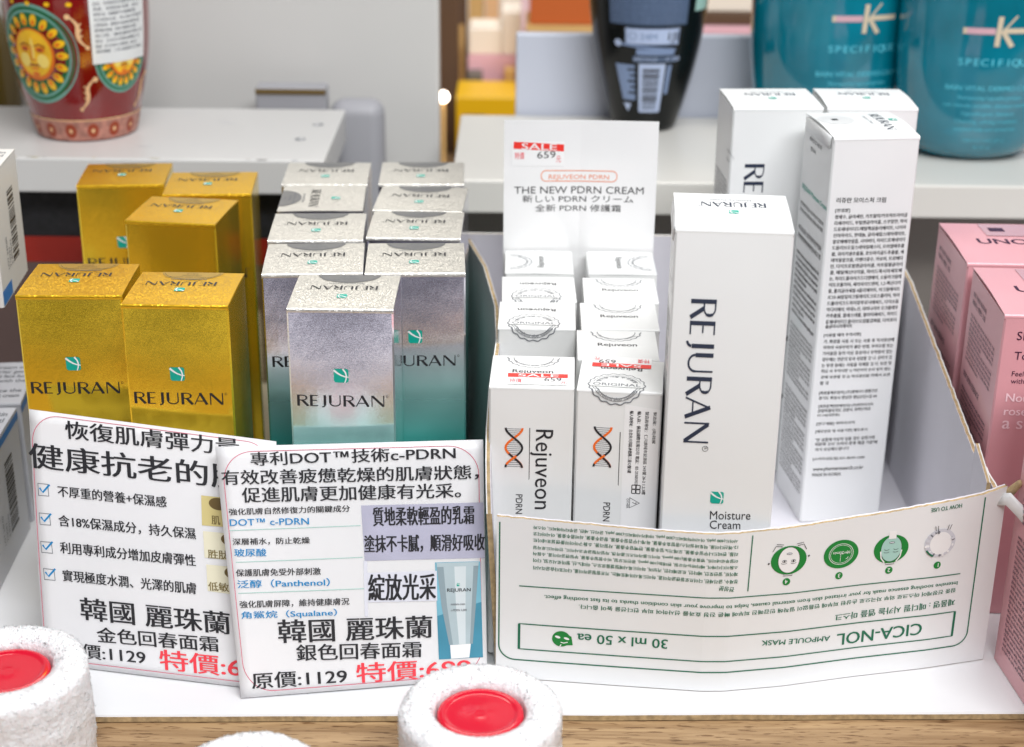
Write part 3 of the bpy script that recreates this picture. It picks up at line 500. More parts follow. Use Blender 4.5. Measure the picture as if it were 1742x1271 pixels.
# ---------------------------------------------------------------- tall white moisture cream boxes
def white_box(name, key, label, lift, arch, turned=False):
    b = D['boxes'][key]; w, d, h = b['w'], b['d'], b['h']
    t = thing('white_cream_box', label, 'cosmetic box', (b['x'], b['y'], .0022), b['yaw'], 'tall white cream boxes'); h -= .0019
    zf = lid_fn(h, d, lift, arch)
    obj('body', carton_body(w, d, h-.0007, .0004, len(label)), 'card_white', t)
    obj('lid', lid_bm(w-.0002, d+.0004, zf), 'card_white', t)
    q = D['white']
    if key in 'WT':       # side flap that did not go in all the way
        fb = bmesh.new(); F_ = [[fb.verts.new((-w/2+dx, y, h+dz-.0006)) for dx, dz in ((.0025, .0004), (0, .0006), (-.0005, -.0002), (-.0007, -.005))] for y in (.003, d*.5, d-.003)]
        for A_, B_ in zip(F_, F_[1:]):
            for j_ in range(3): fb.faces.new((A_[j_], B_[j_], B_[j_+1], A_[j_+1]))
        fo = obj('side_flap', fb, 'card_white', t, True); sm = fo.modifiers.new('s', 'SOLIDIFY'); sm.thickness = .0004
    if not turned:
        k = Ink(.1); _, a0, b0, a1, b1, hh, _, _ = q['txt']; brand(k, a0, b0, a0, b1, hh, 'navy', reg=False); k.ring(q['reg'][0], q['reg'][1], 1.05, 1.05, .18, 'ink', 1); k.line_text('R', q['reg'][0]-.4, q['reg'][1]+.45, 1.0, 'ink', ang=-math.pi/2)
        for nm in 'mc': k.text(q[nm][0], *q[nm][1:6], 'ink', 0)
        k.line_text('50 ml / 1.69 fl. oz.', q['m'][1], 40, 2.2, 'ink')
        k.build('front_lettering', t, face_front(w, h))
        k = Ink(.1); emblem(k, q['mark'][0], q['mark'][1], 5.0); k.build('emblem', t, face_front(w, h))
        k = Ink(.1); _, a0, b0, a1, b1, hh, _, _ = q['tt']; brand(k, a0, 28, a1, 28, 5.2, 'navy'); emblem(k, q['mt'][0], 17.2, 3.6, rot=math.pi); k.line_text('Moisture Cream', 0, 31.5, 1.6, 'gy', ang=math.pi, align=.5)
        k.build('top_lettering', t, face_top(zf))
        k = Ink(.1); k.line_text('제조번호 및 사용기한', -8, 163, 1.8, 'gy', ang=0); k.line_text('별도표시', -8, 159, 1.8, 'gy'); microtext(k, -33, 150, -5, 60, 40, 'gy', 3, words=KOW)
        k.build('side_lettering', t, face_left(w, d, h))
    else:
        k = Ink(.1)
        for a in D['tfront']: k.text(*a[:7], 1)
        k.build('back_panel_lettering', t, face_front(w, h))
        k = Ink(.1); L = D['tleftrange']
        k.line_text('제조번호 및 사용기한', -33, 176, 1.9, 'ink', 1); k.line_text('별도표시', -30, 172, 1.9, 'ink', 1)
        k.line_text('REJURAN Moisture Cream', -38, 152.5, 2.3, 'teal', 1)
        for i, (a, bb, n) in enumerate(((147, 141, 2), (136, 128, 2), (124, 92, 11), (88, 60, 12), (56, 12, 18))): microtext(k, -38.5, a, -4, bb, n, 'ink', i, words=KOW if i != 2 else ENW)
        k.build('side_lettering', t, face_left(w, d, h))
        k = Ink(.1); brand(k, 7.5, 36, 7.5, 9, 4.4, 'navy'); emblem(k, 15, 24, 3.6, rot=-math.pi/2); k.line_text('Moisture Cream', 3.2, 32, 1.5, 'gy', ang=-math.pi/2)
        k.build('top_lettering', t, face_top(zf))
        k = Ink(.08); k.ellipse(-10.5, 26, 8.2, 8.2, 'seal_clear', 0); k.rect(-12.4, 24.6, -9.6, 27.6, 'ink', 1)
        k.build('seal_sticker', t, face_top(zf))
    return t
white_box('w', 'W', 'tall white box with dark vertical lettering, foremost at the front wall of the open carton', .0017, .0006)
white_box('w', 'W2', 'rear left tall white box standing directly behind the foremost white box', .0002, .0005)
white_box('w', 'W3', 'rear right tall white box behind the box printed with ingredients', .0002, .0008)
white_box('w', 'T', 'tall white box turned to show its printed ingredient list', .0006, .0012, True)

# ---------------------------------------------------------------- small white boxes
def fold(h, w): return lambda u, s, o: (u, s, h*1000+o) if s >= 0 else (u, -o-bow(u+w*500, w, h*1000+s, h, .0004), h*1000+s)
def seal(k, cu, cv, R, upside=False):
    k.ring(cu, cv, R, R, .45, 'gy', 0, n=96, wave=.03, nw=18); k.ring(cu, cv, R*.78, R*.78, .28, 'gy', 0); k.ring(cu, cv, R*.88, R*.88, .2, 'gy', 0, n=60)
    a = 1.5*math.pi if not upside else .5*math.pi
    k.arc_text('No refund after opening', cu, cv, R*.86, a, 1.35, inside=True); k.arc_text('정품인증 개봉 후 환불불가', cu, cv, R*.66, a+math.pi, 1.3)
    W_ = R*1.7
    k.rect(cu-R*.95, cv-2.1, cu+R*.95, cv+2.1, 'card_gloss', 3)
    if not upside: k.text('ORIGINAL', cu-W_/2, cv-1.2, cu+W_/2, cv-1.2, 2.4, 'gy', 1, 4)
    else: k.text('ORIGINAL', cu+W_/2, cv+1.3, cu-W_/2, cv+1.3, 2.7, 'gy', 1)
def dna(k, cu, v0, v1, a):
    n = 40; A, B = [], []
    for i in range(n+1):
        t = i/n; v = v0+(v1-v0)*t; x = a*math.cos(2*math.pi*t*1.0); A.append((cu+x, v)); B.append((cu-x, v))
    for i in range(1, n, 2):
        if abs(A[i][0]-B[i][0]) > a*.5: k.stroke([(A[i][0], A[i][1]), (B[i][0], B[i][1])], .2, 'gy', 0)
    k.stroke(A, .9, 'deeporange', 1); k.stroke(B, .8, 'ink', 2)
    k.stroke(A[26:], .8, 'ink', 3); k.stroke(B[28:38], .9, 'deeporange', 4)
def rej_box(kind, label, front):
    w, d, h = .0324, .0312, .1178
    t = thing('small_white_box', label, 'cosmetic box', (0, 0, .0019), 0, 'small white cream boxes')
    zf = lid_fn(h, d, 0, .0003)
    obj('body', carton_body(w, d, h-.0005, .0004, len(label)), 'card_gloss', t); obj('lid', lid_bm(w-.0002, d, zf, .0008), 'card_gloss', t)
    f = fold(h, w); q = D['rl'] if front == 'a' else D['rr']; k = Ink(.3)
    dv = -1.7
    if kind == 'B': s_ = Ink(.3); k.text('Rejuveon', *q['rj'][1:3], q['rj'][3], q['rj'][2], 3.1, 'ink', 1) if front == 'a' else k.text('Rejuveon', -8, 7, 8, 7, 3.1, 'ink', 1)
    else: k.text('Rejuveon', 7.8, 22.6, -8.2, 22.6, 3.1, 'ink', 1)
    k.build('top_lettering', t, f)
    k = Ink(.3)
    if kind == 'B':
        k.ring(0, 29, 10, 10, .45, 'gy', 0, n=96, wave=.03, nw=18); k.ring(0, 29, 7.8, 7.8, .28, 'gy', 0); k.arc_text('No refund after opening', 0, 29, 8.6, 1.5*math.pi, 1.35, inside=True)
        for i in range(2): k.P[i] = (k.P[i][0], [x for x in k.P[i][1] if max(k.P[i][0][j][1] for j in x) < 29.2], *k.P[i][2:])
        V, F, m_, o_ = k.P[2]; k.P[2] = (V, [x for x in F if max(V[j][1] for j in x) < 29.2], m_, o_)
    else: seal(k, -1.3, 5.2, 10.6)
    k.build('seal_sticker', t, f)
    k = Ink(.1); k.stroke([(q['line'][0][0], 101), (q['line'][0][0], 40)], .3, 'ink', 0); k.text(*q['pdrn'][:3], q['pdrn'][1], q['pdrn'][4], 2.6, 'ink'); 
    if front == 'a': k.text(q['txt'][0], q['txt'][1]-.3, q['txt'][2], q['txt'][1]-.3, q['txt'][4], 6.6, 'ink')
    k.build('front_lettering', t, face_front(w, h)); k = Ink(.1); dna(k, q['dna'][0][0], q['dna'][0][1], q['dna'][1][1], 3.2); k.build('helix_emblem', t, face_front(w, h))
    return t
def place(o, x, y, yaw): o.location = (x, y, .0019); o.rotation_euler = (0, 0, yaw); return o
def sale_sticker(t, mapf, u0, s0, dirn=1):
    k = Ink(.42); W_, X = 23, lambda u: u0+dirn*u
    Y = lambda s: s0+dirn*s
    k.rect(X(0), Y(-6.8), X(W_), Y(3.9), 'white', 0); k.rect(X(0), Y(0), X(W_), Y(3.9), 'salered', 1)
    k.text('SALE', X(4), Y(.65), X(19.5), Y(.65), 2.6, 'white', 1, 2); k.text('特價', X(.8), Y(-5.4), X(5.4), Y(-5.4), 4, 'red', 0, 2); k.text('659', X(14), Y(-3.4), X(20.6), Y(-3.4), 3.6, 'ink', 0, 2); k.text('元', X(20.2), Y(-5.9), X(22.6), Y(-5.9), 3.1, 'red', 0, 2)
    k.build('sale_sticker', t, mapf)
RB = rej_box('B', 'front left small white box with a red sale sticker and vertical name', 'a'); b = D['boxes']['RL']; place(RB, b['x'], b['y'], b['yaw'])
RA = rej_box('A', 'front right small white box with an upside-down sale sticker and import label', 'b'); b = D['boxes']['RR']; place(RA, b['x'], b['y'], b['yaw'])
def rcopy(src, label, x, y, yaw): o = dup(src, label, (x, y, .0019), yaw); return o
rcopy(RA, 'small white box behind the gap in the left small box column, seal facing front', .0100, .6255, -.02)
rcopy(RA, 'second from the back in the left column of small white boxes', .0115, .6583, .01)
rcopy(RB, 'rearmost small white box in the left column, its top lettering turned sideways', .0275, .7098, math.pi/2)
rcopy(RB, 'small white box directly behind the one with the import label', .0420, .5925, -.02)
rcopy(RB, 'middle one of the right column of small white boxes', .0447, .6250, -.01)
rcopy(RB, 'second from the back in the right column of small white boxes', .0470, .6577, -.01)
rcopy(RB, 'rearmost small white box in the right column, its top lettering turned sideways', .0340, .7098, -math.pi/2)
sale_sticker(RB, fold(.1178, .0322), -9.4, 8.6); sale_sticker(RA, fold(.1178, .0322), 11.2, 27.4-1.2, -1)
k = Ink(.12); Lb = D['rr']['label']; k.poly([(2.3, 112.5), (15.7, 111), (15.7, 60), (2.3, 60)], 'white', 0)
for i, (s, v1) in enumerate((('製造國：(南)韓國', 98), ('製造商地址：仁川廣域市延壽區 243號 26-2 1,2,3樓', 80), ('輸入商：優品國際有限公司 電話：02-25505933', 84), ('輸入商地址：台北市大同區承德路三段12號1樓', 86))):
    k.text(s, 12.9-2.9*i, 110, 12.9-2.9*i, 110-1.0*len(s)-4, 1.5, 'ink', 1, 1)
for i in range(4): k.rrect(6.2+(i % 2)*1.7, 75.3+(i//2)*1.9, 7.7+(i % 2)*1.7, 77+(i//2)*1.9, .3, .35, 'ink', 1)
k.stroke([(5.6, 69), (9.4, 71.2), (5.6, 73.4)], .35, 'ink', 1, closed=True); k.line_text('7', 6.6, 71.6, 1.6, 'ink', ang=-math.pi/2); k.line_text('OTHER', 4.4, 73, .9, 'ink', ang=-math.pi/2)
k.build('import_label', RA, face_front(.0322, .1178))
k = Ink(.3); k.barcode(2, 84, 9, 106, 'ink', 0, True); k.build('side_barcode', RA, face_right(.0322, .0295, .1178))

# header card standing behind the small boxes
hb = .0019; Hh = .1800
t = thing('display_header_card', 'glossy white header card with a sale sticker, upright behind the small white boxes', 'display card', (.0306, .7275, hb), 0)
bm = bmesh.new(); N = 16; rows = []
def hy(u): return .0016-.0032*abs(u)/.036*.5
for yo in (0, .0009):
    for z in (0, Hh): rows.append([bm.verts.new((-.0354+.0708*i/N, hy(-.0354+.0708*i/N)+yo, z)) for i in range(N+1)])
a, b_, c_, d_ = rows
for i in range(N):
    bm.faces.new((a[i], a[i+1], b_[i+1], b_[i])); bm.faces.new((c_[i+1], c_[i], d_[i], d_[i+1])); bm.faces.new((b_[i], b_[i+1], d_[i+1], d_[i])); bm.faces.new((a[i+1], a[i], c_[i], c_[i+1]))
bm.faces.new((a[0], b_[0], d_[0], c_[0])); bm.faces.new((b_[-1], a[-1], c_[-1], d_[-1]))
obj('card', bm, 'acrylic', t)
hm = lambda u, v, o: (u-35.05, hy((u-35.05)/1000)*1000-o, v-60.5+Hh*1000)
k = Ink(.1)
for s in D['hdr']: k.text(*s)
(p0, p1) = D['hdrq']['pill']; k.rrect(p0[0], p1[1]-.3, p1[0], p0[1]+.3, 2.2, .4, 'orange', 0); k.build('lettering', t, hm)
k = Ink(.1); q = D['hdrq']; k.rect(3.4, 39, 27.4, 50.6, 'white', 0); k.poly(q['bar'], 'salered', 1)
for s in q['s']: k.text(*s, 2)
k.build('sale_sticker', t, hm)

# ---------------------------------------------------------------- open display carton
CT = thing('display_carton', 'open white corrugated carton printed upside down in green, holding the white boxes', 'carton', (0, 0, 0))
PL = D['cartonplan']; CU = D['cum']; TOP = D['cartontop']
def interp(x, X, Y):
    for i in range(len(X)-1):
        if x <= X[i+1] or i == len(X)-2: t = (x-X[i])/(X[i+1]-X[i]); return Y[i]+(Y[i+1]-Y[i])*t
def plan_at(u):
    x = interp(u, CU, [p[0] for p in PL]); y = interp(u, CU, [p[1] for p in PL]); e_ = 6
    dx = interp(u+e_, CU, [p[0] for p in PL])-interp(u-e_, CU, [p[0] for p in PL]); dy = interp(u+e_, CU, [p[1] for p in PL])-interp(u-e_, CU, [p[1] for p in PL]); L = math.hypot(dx, dy)
    return x, y, dy/L, -dx/L
def carton_map(u, v, o):
    x, y, nx, ny = plan_at(u); return (x*1000+nx*o, y*1000+ny*o, v)
TX, TZ = [p[0] for p in TOP], [p[1] for p in TOP]
def wall(name, pts, th, parent, outer='carton_print', inner='carton_inner', edge='kraft', jag=.0004):
    # pts: list of (bottom point, top point, outward unit vector); a sheet of corrugated board with its cut edge
    bm = bmesh.new(); R = []
    K = 8
    for i, (b0, t0, nn) in enumerate(pts):
        j = jag*noise.noise(Vector((i*.9, 3.1, len(pts)*.1))); n_ = Vector(nn)*th; b0 = Vector(b0); t0 = Vector(t0)+Vector((0, 0, j)); out = []; inn = []
        for k in range(K+1):
            q = b0.lerp(t0, k/K); out.append(bm.verts.new(q)); inn.append(bm.verts.new(q-n_))
        R.append((out, inn))
    for (oa, ia), (ob, ib) in zip(R, R[1:]):
        for k in range(K):
            bm.faces.new((oa[k], ob[k], ob[k+1], oa[k+1])).material_index = 0; bm.faces.new((ib[k], ia[k], ia[k+1], ib[k+1])).material_index = 1
        
        e4 = [[bm.verts.new(o_[K].co.lerp(i_[K].co, f_)+Vector((0, 0, -.0003))) for f_ in (.2, .82)] for o_, i_ in ((oa, ia), (ob, ib))]
        bm.faces.new((oa[K], ob[K], e4[1][0], e4[0][0])).material_index = 0; bm.faces.new((e4[0][0], e4[1][0], e4[1][1], e4[0][1])).material_index = 2; bm.faces.new((e4[0][1], e4[1][1], ib[K], ia[K])).material_index = 1
        bm.faces.new((ob[0], oa[0], ia[0], ib[0])).material_index = 2
    for (o_, i_), fl in ((R[0], 1), (R[-1], 0)):
        for k in range(K):
            f = (o_[k], o_[k+1], i_[k+1], i_[k]); bm.faces.new(f if fl else f[::-1]).material_index = 2
    bmesh.ops.recalc_face_normals(bm, faces=bm.faces)
    return obj(name, bm, [outer, inner, edge], parent)
pts = []; UE = CU[-1]-1.2
for i in range(141):
    u = -.5+(UE+.5)*i/140; x, y, nx, ny = plan_at(u); z = interp(u, TX, TZ)/1000; pts.append(((x, y, .0004), (x, y, z), (nx, ny, 0)))
wall('front_wall', pts, .0021, CT)
LWp = [(.785, -.0237, .106), (.74, -.0145, .1074), (.68, -.0082, .1093), (.63, -.0069, .1125), (.605, -.0077, .1138), (.583, -.0091, .1104), (.567, -.0099, .0993), (.558, -.0098, .0874), (.5525, -.0092, .0715)]
pts = []; 
for i in range(61):
    y = .785-(.785-.5525)*i/60; x = interp(-y, [-p[0] for p in LWp], [p[1] for p in LWp]); z = interp(-y, [-p[0] for p in LWp], [p[2] for p in LWp]); xb = interp(-y, [-.785, -.66, -.5525], [-.0237, -.0150, -.0052])
    pts.append(((xb, y, .0004), (x, y, z), (-1, 0, 0)))
wall('side_wall', pts, .0021, CT)
RWp = [(.5685, .0758), (.60, .0772), (.62, .0808), (.665, .0894), (.736, .1029), (.785, .1060)]
pts = []
for i in range(71):
    y = .5685+(.785-.5685)*i/70; pts.append(((interp(y, [.5685, .785], [.1938, .1932]), y, .0004), (interp(y, [.5685, .6, .785], [.1918, .1912, .1925]), y, interp(y, [p[0] for p in RWp], [p[1] for p in RWp])), (1, 0, 0)))
wall('side_wall', pts, .0021, CT, jag=.0009)
wall('back_wall', [((-.0237+.2169*i/20, .7885, .0004), (-.0237+.2162*i/20, .7885, .1085), (0, 1, 0)) for i in range(21)], .0021, CT)
bm = bmesh.new(); poly = [(plan_at(u)[0], plan_at(u)[1]+.0031) for u in [2+i*(UE-4)/30 for i in range(31)]]
lo = [bm.verts.new((x, y, .0004)) for x, y in poly]+[bm.verts.new((.1925, .785, .0004)), bm.verts.new((-.0195, .785, .0004)), bm.verts.new((-.0105, .66, .0004))]
g = bmesh.ops.extrude_face_region(bm, geom=[bm.faces.new(lo)]); [setattr(v, 'co', v.co+Vector((0, 0, .0014))) for v in g['geom'] if isinstance(v, bmesh.types.BMVert)]; bmesh.ops.recalc_face_normals(bm, faces=bm.faces)
obj('base', bm, 'carton_inner', CT)
# the inner flap at the right front corner and the torn strip hanging outside
wall('corner_flap', [((.1888-.0004*i, .572+.0022*i, .03), (.1888-.0004*i, .572+.0022*i, .0775+.0018*i), (1, 0, 0)) for i in range(7)], .0016, CT)
bm = bmesh.new(); st = [Vector(p) for p in ((.1905, .5655, .0735), (.1935, .5630, .0750), (.1975, .5600, .0715), (.2015, .5580, .0672), (.2040, .5570, .0650))]; rows = []
for i, p in enumerate(st): w_ = Vector((.0008, .0006, .0024)); rows.append([bm.verts.new(p-w_), bm.verts.new(p+w_*.4+Vector((.0004, -.0006, 0))), bm.verts.new(p+w_)])
for a, b in zip(rows, rows[1:]):
    for j in range(2): bm.faces.new((a[j], b[j], b[j+1], a[j+1]))
o = obj('torn_strip', bm, 'carton_print', CT, True); md = o.modifiers.new('s', 'SOLIDIFY'); md.thickness = .0006
bm = bmesh.new(); st = [Vector(p) for p in ((.1925, .5672, .0740), (.1955, .5660, .0775), (.1975, .5655, .0805), (.1985, .5655, .0815))]; rows = []
for i, p in enumerate(st): w_ = Vector((.0012, -.0005, -.0018))*(1-.2*i); rows.append([bm.verts.new(p-w_), bm.verts.new(p+w_)])
for a, b in zip(rows, rows[1:]): bm.faces.new((a[0], b[0], b[1], a[1]))
o = obj('torn_strip', bm, ['kraft'], CT, True); md = o.modifiers.new('s', 'SOLIDIFY'); md.thickness = .0012
k = Ink(.15)
for a in D['carton']: k.text(*a[:7], 1)
FR = [(4, 70.0), (4, 15.5)]+[(4+6.5-6.5*math.cos(RAD(9*i)), 15.5-6.5*math.sin(RAD(9*i))) for i in range(1, 11)]+[(186.5+6*math.sin(RAD(9*i)), 9+6-6*math.cos(RAD(9*i))) for i in range(11)]+[(192.3, 75.6)]
FR = [(u-3.3 if u < 12 else u, v) for u, v in FR]
k.stroke(FR, .55, 'green', 0, step=2.5)
k.stroke([(8.7, 14.1), (185.6, 13.9), (185.6, 25.3), (8.7, 25.6)], .5, 'green', 0, step=2.5, closed=True); k.stroke([(8.7, 14.1), (8.7, 25.6)], 1.0, 'green', 1, step=2); k.stroke([(185.6, 13.9), (185.6, 25.3)], 1.0, 'green', 1, step=2)
k.stroke([(8.5, 42.6), (185.7, 42.6)], .45, 'green', 0, step=2.5); k.stroke([(97, 69.2), (96.7, 45)], .45, 'green', 0, step=2)
k.build('lettering', CT, carton_map)
k = Ink(.15); u, v = D['cartonq']['mask'][0]   # sheet mask pictogram, upside down
k.ellipse(u-.4, v-.1, 3.6, 3.5, 'leaf', 0); k.poly([(u-2, v-3.2), (u+4.2, v-2.6), (u+3.6, v+1.2), (u, v+3)], 'leaf', 1)
k.ellipse(u-1.8, v+.7, 1.1, .55, 'white', 2, rot=-.3); k.ellipse(u+1.7, v+.2, 1.1, .5, 'white', 2, rot=-.3); k.stroke([(u-.6, v-1.6), (u+.6, v-1.9), (u+2.2, v-1.4)], .4, 'white', 2); k.stroke([(u-.9, v-3.6), (u-.4, v-2.6)], .4, 'white', 2)
k.build('mask_pictogram', CT, carton_map)
(c4, c3, c2, c1) = D['cartonq']['circ']; cv = 57.6
def facepict(u, mask):
    k = Ink(.15); k.ellipse(u, cv-.3, 7.2, 6.2, 'leaf', 0)
    k.ellipse(u, cv-.2, 4.3, 5.6, 'mint' if mask else 'white', 1); k.ring(u, cv-.2, 4.3, 5.6, .16, 'ink', 2)
    if mask: k.poly([(u-1.6, cv+4.2), (u+1.6, cv+4.2), (u+1.4, cv+7.6), (u-1.4, cv+7.6)], 'white', 3); k.stroke([(u-4.4, cv-1), (u-3.9, cv-4), (u-2.4, cv-6)], .5, 'white', 3); k.stroke([(u+4.4, cv-1), (u+3.9, cv-4), (u+2.4, cv-6)], .5, 'white', 3)
    for s in (-1, 1):
        if mask: k.stroke(arc(u+s*1.9, cv-.2, .95, .5, 180, 360, 6), .18, 'ink', 3)
        else: k.ring(u+s*1.8, cv-.6, .85, .5, .16, 'ink', 3, n=16); k.ellipse(u+s*1.8, cv-.6, .35, .35, 'ink', 4, n=10)
        k.stroke(arc(u+s*1.9, cv-1.3, 1.2, .5, 200, 340, 6), .18, 'ink', 3)
        if not mask: k.stroke([(u+s*3.0, cv+5.8), (u+s*5.6, cv+6.2), (u+s*6.8, cv+3.8)], .25, 'ink', 3); k.stroke([(u+s*2.6, cv+6.6), (u+s*5.4, cv+7)], .2, 'ink', 3); k.ellipse(u+s*8, cv-.2+s, .4, .4, 'ink', 3, n=10)
    k.ellipse(u, cv+2.6, 1.1, .38, 'palegy', 3, n=16); k.ring(u, cv+2.6, 1.1, .38, .14, 'ink', 4, n=16); k.stroke([(u-1.6, cv-6.0), (u-1.8, cv-7.0), (u+1.8, cv-7.0), (u+1.6, cv-6.0)], .2, 'ink', 3)
    k.build('instruction_pictogram', CT, carton_map)
facepict(c4[0], False); facepict(c2[0], True)
k = Ink(.15); u = c3[0]; k.ellipse(u, cv-.2, 7.2, 6.2, 'leaf', 0); k.ring(u, cv-.2, 5.0, 4.5, .2, 'white', 1); k.ring(u, cv-.2, 4.4, 3.9, .14, 'white', 1); k.stroke([(u-.2, cv-3.4), (u-.2, cv), (u+3.4, cv+.3)], .18, 'white', 2); k.text('10~20min', u+3.6, cv+1.0, u-3.4, cv+1.0, 1.3, 'white'); k.stroke(arc(u+1.6, cv-1.4, 1.4, 1.2, 290, 350, 5), .25, 'white', 2)
k.build('instruction_pictogram', CT, carton_map)
k = Ink(.15); u = c1[0]; k.ellipse(u, cv+.2, 6.6, 6.2, 'palegy', 0); k.ellipse(u+.3, cv, 4.6, 5, 'white', 1)
for i in range(26): a = random.uniform(0, 6.3); k.ellipse(u+5.6*math.cos(a), cv+5.2*math.sin(a), random.uniform(.4, 1.2), random.uniform(.3, .8), random.choice(('gy', 'palegy', 'white', 'palegy')), 2+i % 5, n=9, rot=a)
for s in (-1, 1):
    for j in range(2): k.stroke([(u+s*2.4+j*.9, cv+5.8), (u+s*2.9+j*1.2, cv+8)], .22, 'ink', 8)
k.stroke([(u-5.6, cv-2.6), (u-4.2, cv-4.2), (u-2.5, cv-5.4)], .7, 'green', 8)
k.grid(u-6.5, cv-5.5, u+11, cv+4.5, 'clear_tape' if 'clear_tape' in MAT else 'white', 4, 0) if 0 else None
k.build('scraped_pictogram', CT, carton_map)
k = Ink(.15)
for (u, v), n_ in zip(D['cartonq']['num'], '4321'):
    k.ellipse(u, 47.9, 1.55, 1.6, 'leaf', 0, n=20); k.line_text(n_, u+.5, 48.75, 1.7, 'white', 1, ang=math.pi)
k.build('step_numbers', CT, carton_map)

# ---------------------------------------------------------------- laminated price signs
def sheet_fn(TL, TR, BR, BL, bow, curl):
    TL, TR, BR, BL = map(Vector, (TL, TR, BR, BL)); n = (TR-TL).cross(BL-TL).normalized(); n = -n if n.y > 0 else n
    def f(s, t, off=0):     # s 0..1 left to right, t 0..1 bottom to top
        p = BL.lerp(BR, s).lerp(TL.lerp(TR, s), t); return p+n*(bow*math.sin(math.pi*s)*.6+bow*math.sin(math.pi*t)+curl*(1-s)**3*math.sin(math.pi*t)+off)
    return f
def sign(name, label, f, w, h):
    o = thing(name, label, 'price sign', f(.5, 0), 0); o.location.z = 0; inv = Matrix.Translation(-o.location)
    bm = bmesh.new(); N = 20
    top = [[bm.verts.new(inv @ f(i/N, j/N)) for i in range(N+1)] for j in range(N+1)]; bot = [[bm.verts.new(inv @ f(i/N, j/N, -.0004)) for i in range(N+1)] for j in range(N+1)]
    for j in range(N):
        for i in range(N):
            bm.faces.new((top[j][i], top[j][i+1], top[j+1][i+1], top[j+1][i])); bm.faces.new((bot[j][i+1], bot[j][i], bot[j+1][i], bot[j+1][i+1]))
    for i in range(N):
        bm.faces.new((top[0][i+1], top[0][i], bot[0][i], bot[0][i+1])); bm.faces.new((top[N][i], top[N][i+1], bot[N][i+1], bot[N][i]))
        bm.faces.new((top[i][0], top[i+1][0], bot[i+1][0], bot[i][0])); bm.faces.new((top[i+1][N], top[i][N], bot[i][N], bot[i+1][N]))
    obj('sheet', bm, 'paper', o, True)
    return o, (lambda u, v, of: tuple((inv @ f(u/w, v/h, of/1000))*1000))
f2 = sheet_fn((-.1152, .5700, .0903), (-.0109, .5700, .0947), (-.0085, .5475, .0006), (-.1039, .5316, .0006), .0006, 0)
o2, m2 = sign('silver_price_sign', 'white laminated price sign with a tube photo, leaning on the silver boxes', f2, 104.5, 99)
k = Ink(.12)
q = D['sign2q']
k.rrect(2.2, 2.0, 102.6, 96.8, 12, .28, 'redline', 0); k.build('border', o2, m2)
k = Ink(.12)
for key, m_, ly in (('photo', 'photo_violet', 0), ('pale', 'photo_pale', 0), ('caption', 'photo_pale', 1), ('tubebg', 'photo_teal', 0), ('crimp', 'tube_print', 3), ('cap', 'white', 2)): k.quad(q[key], m_, ly)
tb = q['tube']; bl = q['tubebg']
mix_ = lambda a, c_, t_: (a[0]+(c_[0]-a[0])*t_, a[1]+(c_[1]-a[1])*t_)
k.quad([mix_(bl[0], bl[3], .55), mix_(bl[1], bl[2], .42), bl[2], bl[3]], 'photo_teal_deep', 1)
for t0, t1, m_ in ((0, .16, 'tube_dark'), (.16, .42, 'tube_print'), (.42, .70, 'tube_light'), (.70, .88, 'tube_print'), (.88, 1, 'tube_dark')):
    for A, B, E1, F1 in ((tb[0], tb[1], tb[2], tb[5]), (tb[5], tb[2], tb[3], tb[4])): k.quad([mix_(A, B, t0), mix_(A, B, t1), mix_(F1, E1, t1), mix_(F1, E1, t0)], m_, 2)
mk = q['mark']; emblem(k, (mk[0][0]+mk[1][0])/2, (mk[0][1]+mk[2][1])/2, 1.3, layer=4); k.build('printed_pictures', o2, m2)
k = Ink(.14)
for a in D['sign2']: k.text(*a[:7], 1 if a[5] < 12 else a[7], 5)
for r in ('r1', 'r2', 'r3'): k.quad(q[r], 'mint', 1)
k.build('lettering', o2, m2)
f1 = sheet_fn((-.1910, .5850, .0987), (-.0926, .5780, .0891), (-.0862, .5359, .0006), (-.1865, .5547, .0006), .0006, .0004)
o1, m1 = sign('gold_price_sign', 'white laminated price sign with four blue check marks, leaning on the gold boxes', f1, 105, 106)
k = Ink(.12); k.rrect(.9, 2.2, 104, 104.5, 12, .28, 'redline', 0); k.build('border', o1, m1)
k = Ink(.12); q = D['sign1q']
for key, m_ in (('a', 'tan'), ('b', 'tanpale'), ('c', 'tanpale')): k.quad(q[key], m_, 0)
for key in ('oa', 'ob', 'oc'): k.ellipse(q[key][0][0]+4, q[key][0][1], 4, 2.6, 'brown', 1)
k.build('printed_pictures', o1, m1)
k = Ink(.12)
for c_ in ('c1', 'c2', 'c3', 'c4'):
    P = [(p[0]+1.6, p[1]) for p in q[c_]]; k.stroke(P, .4, 'gy', 0, closed=True); x, y = P[3]; k.stroke([(x+.6, y+3.2), (x+1.9, y+1.5), (x+5.0, y+5.0)], .75, 'blue', 1)
k.build('check_boxes', o1, m1)
k = Ink(.14)
for a in D['sign1']: k.text(*a[:7], 1 if a[5] < 14 else a[7], 3)
k.build('lettering', o1, m1)
# a second laminated sheet lies right behind the gold sign, its lower edge showing
f1b = sheet_fn((-.1850, .5875, .0850), (-.0880, .5815, .0800), (-.0790, .5345, .0003), (-.1790, .5535, .0003), .0004, 0)
f1b_ = lambda s, t, off=0: f1b(s, t, off-.0012)
o3, m3 = sign('spare_price_sheet', 'blank-looking spare laminated sheet tucked behind the check-marked price sign, only its lower edge showing', f1b_, 105, 95)

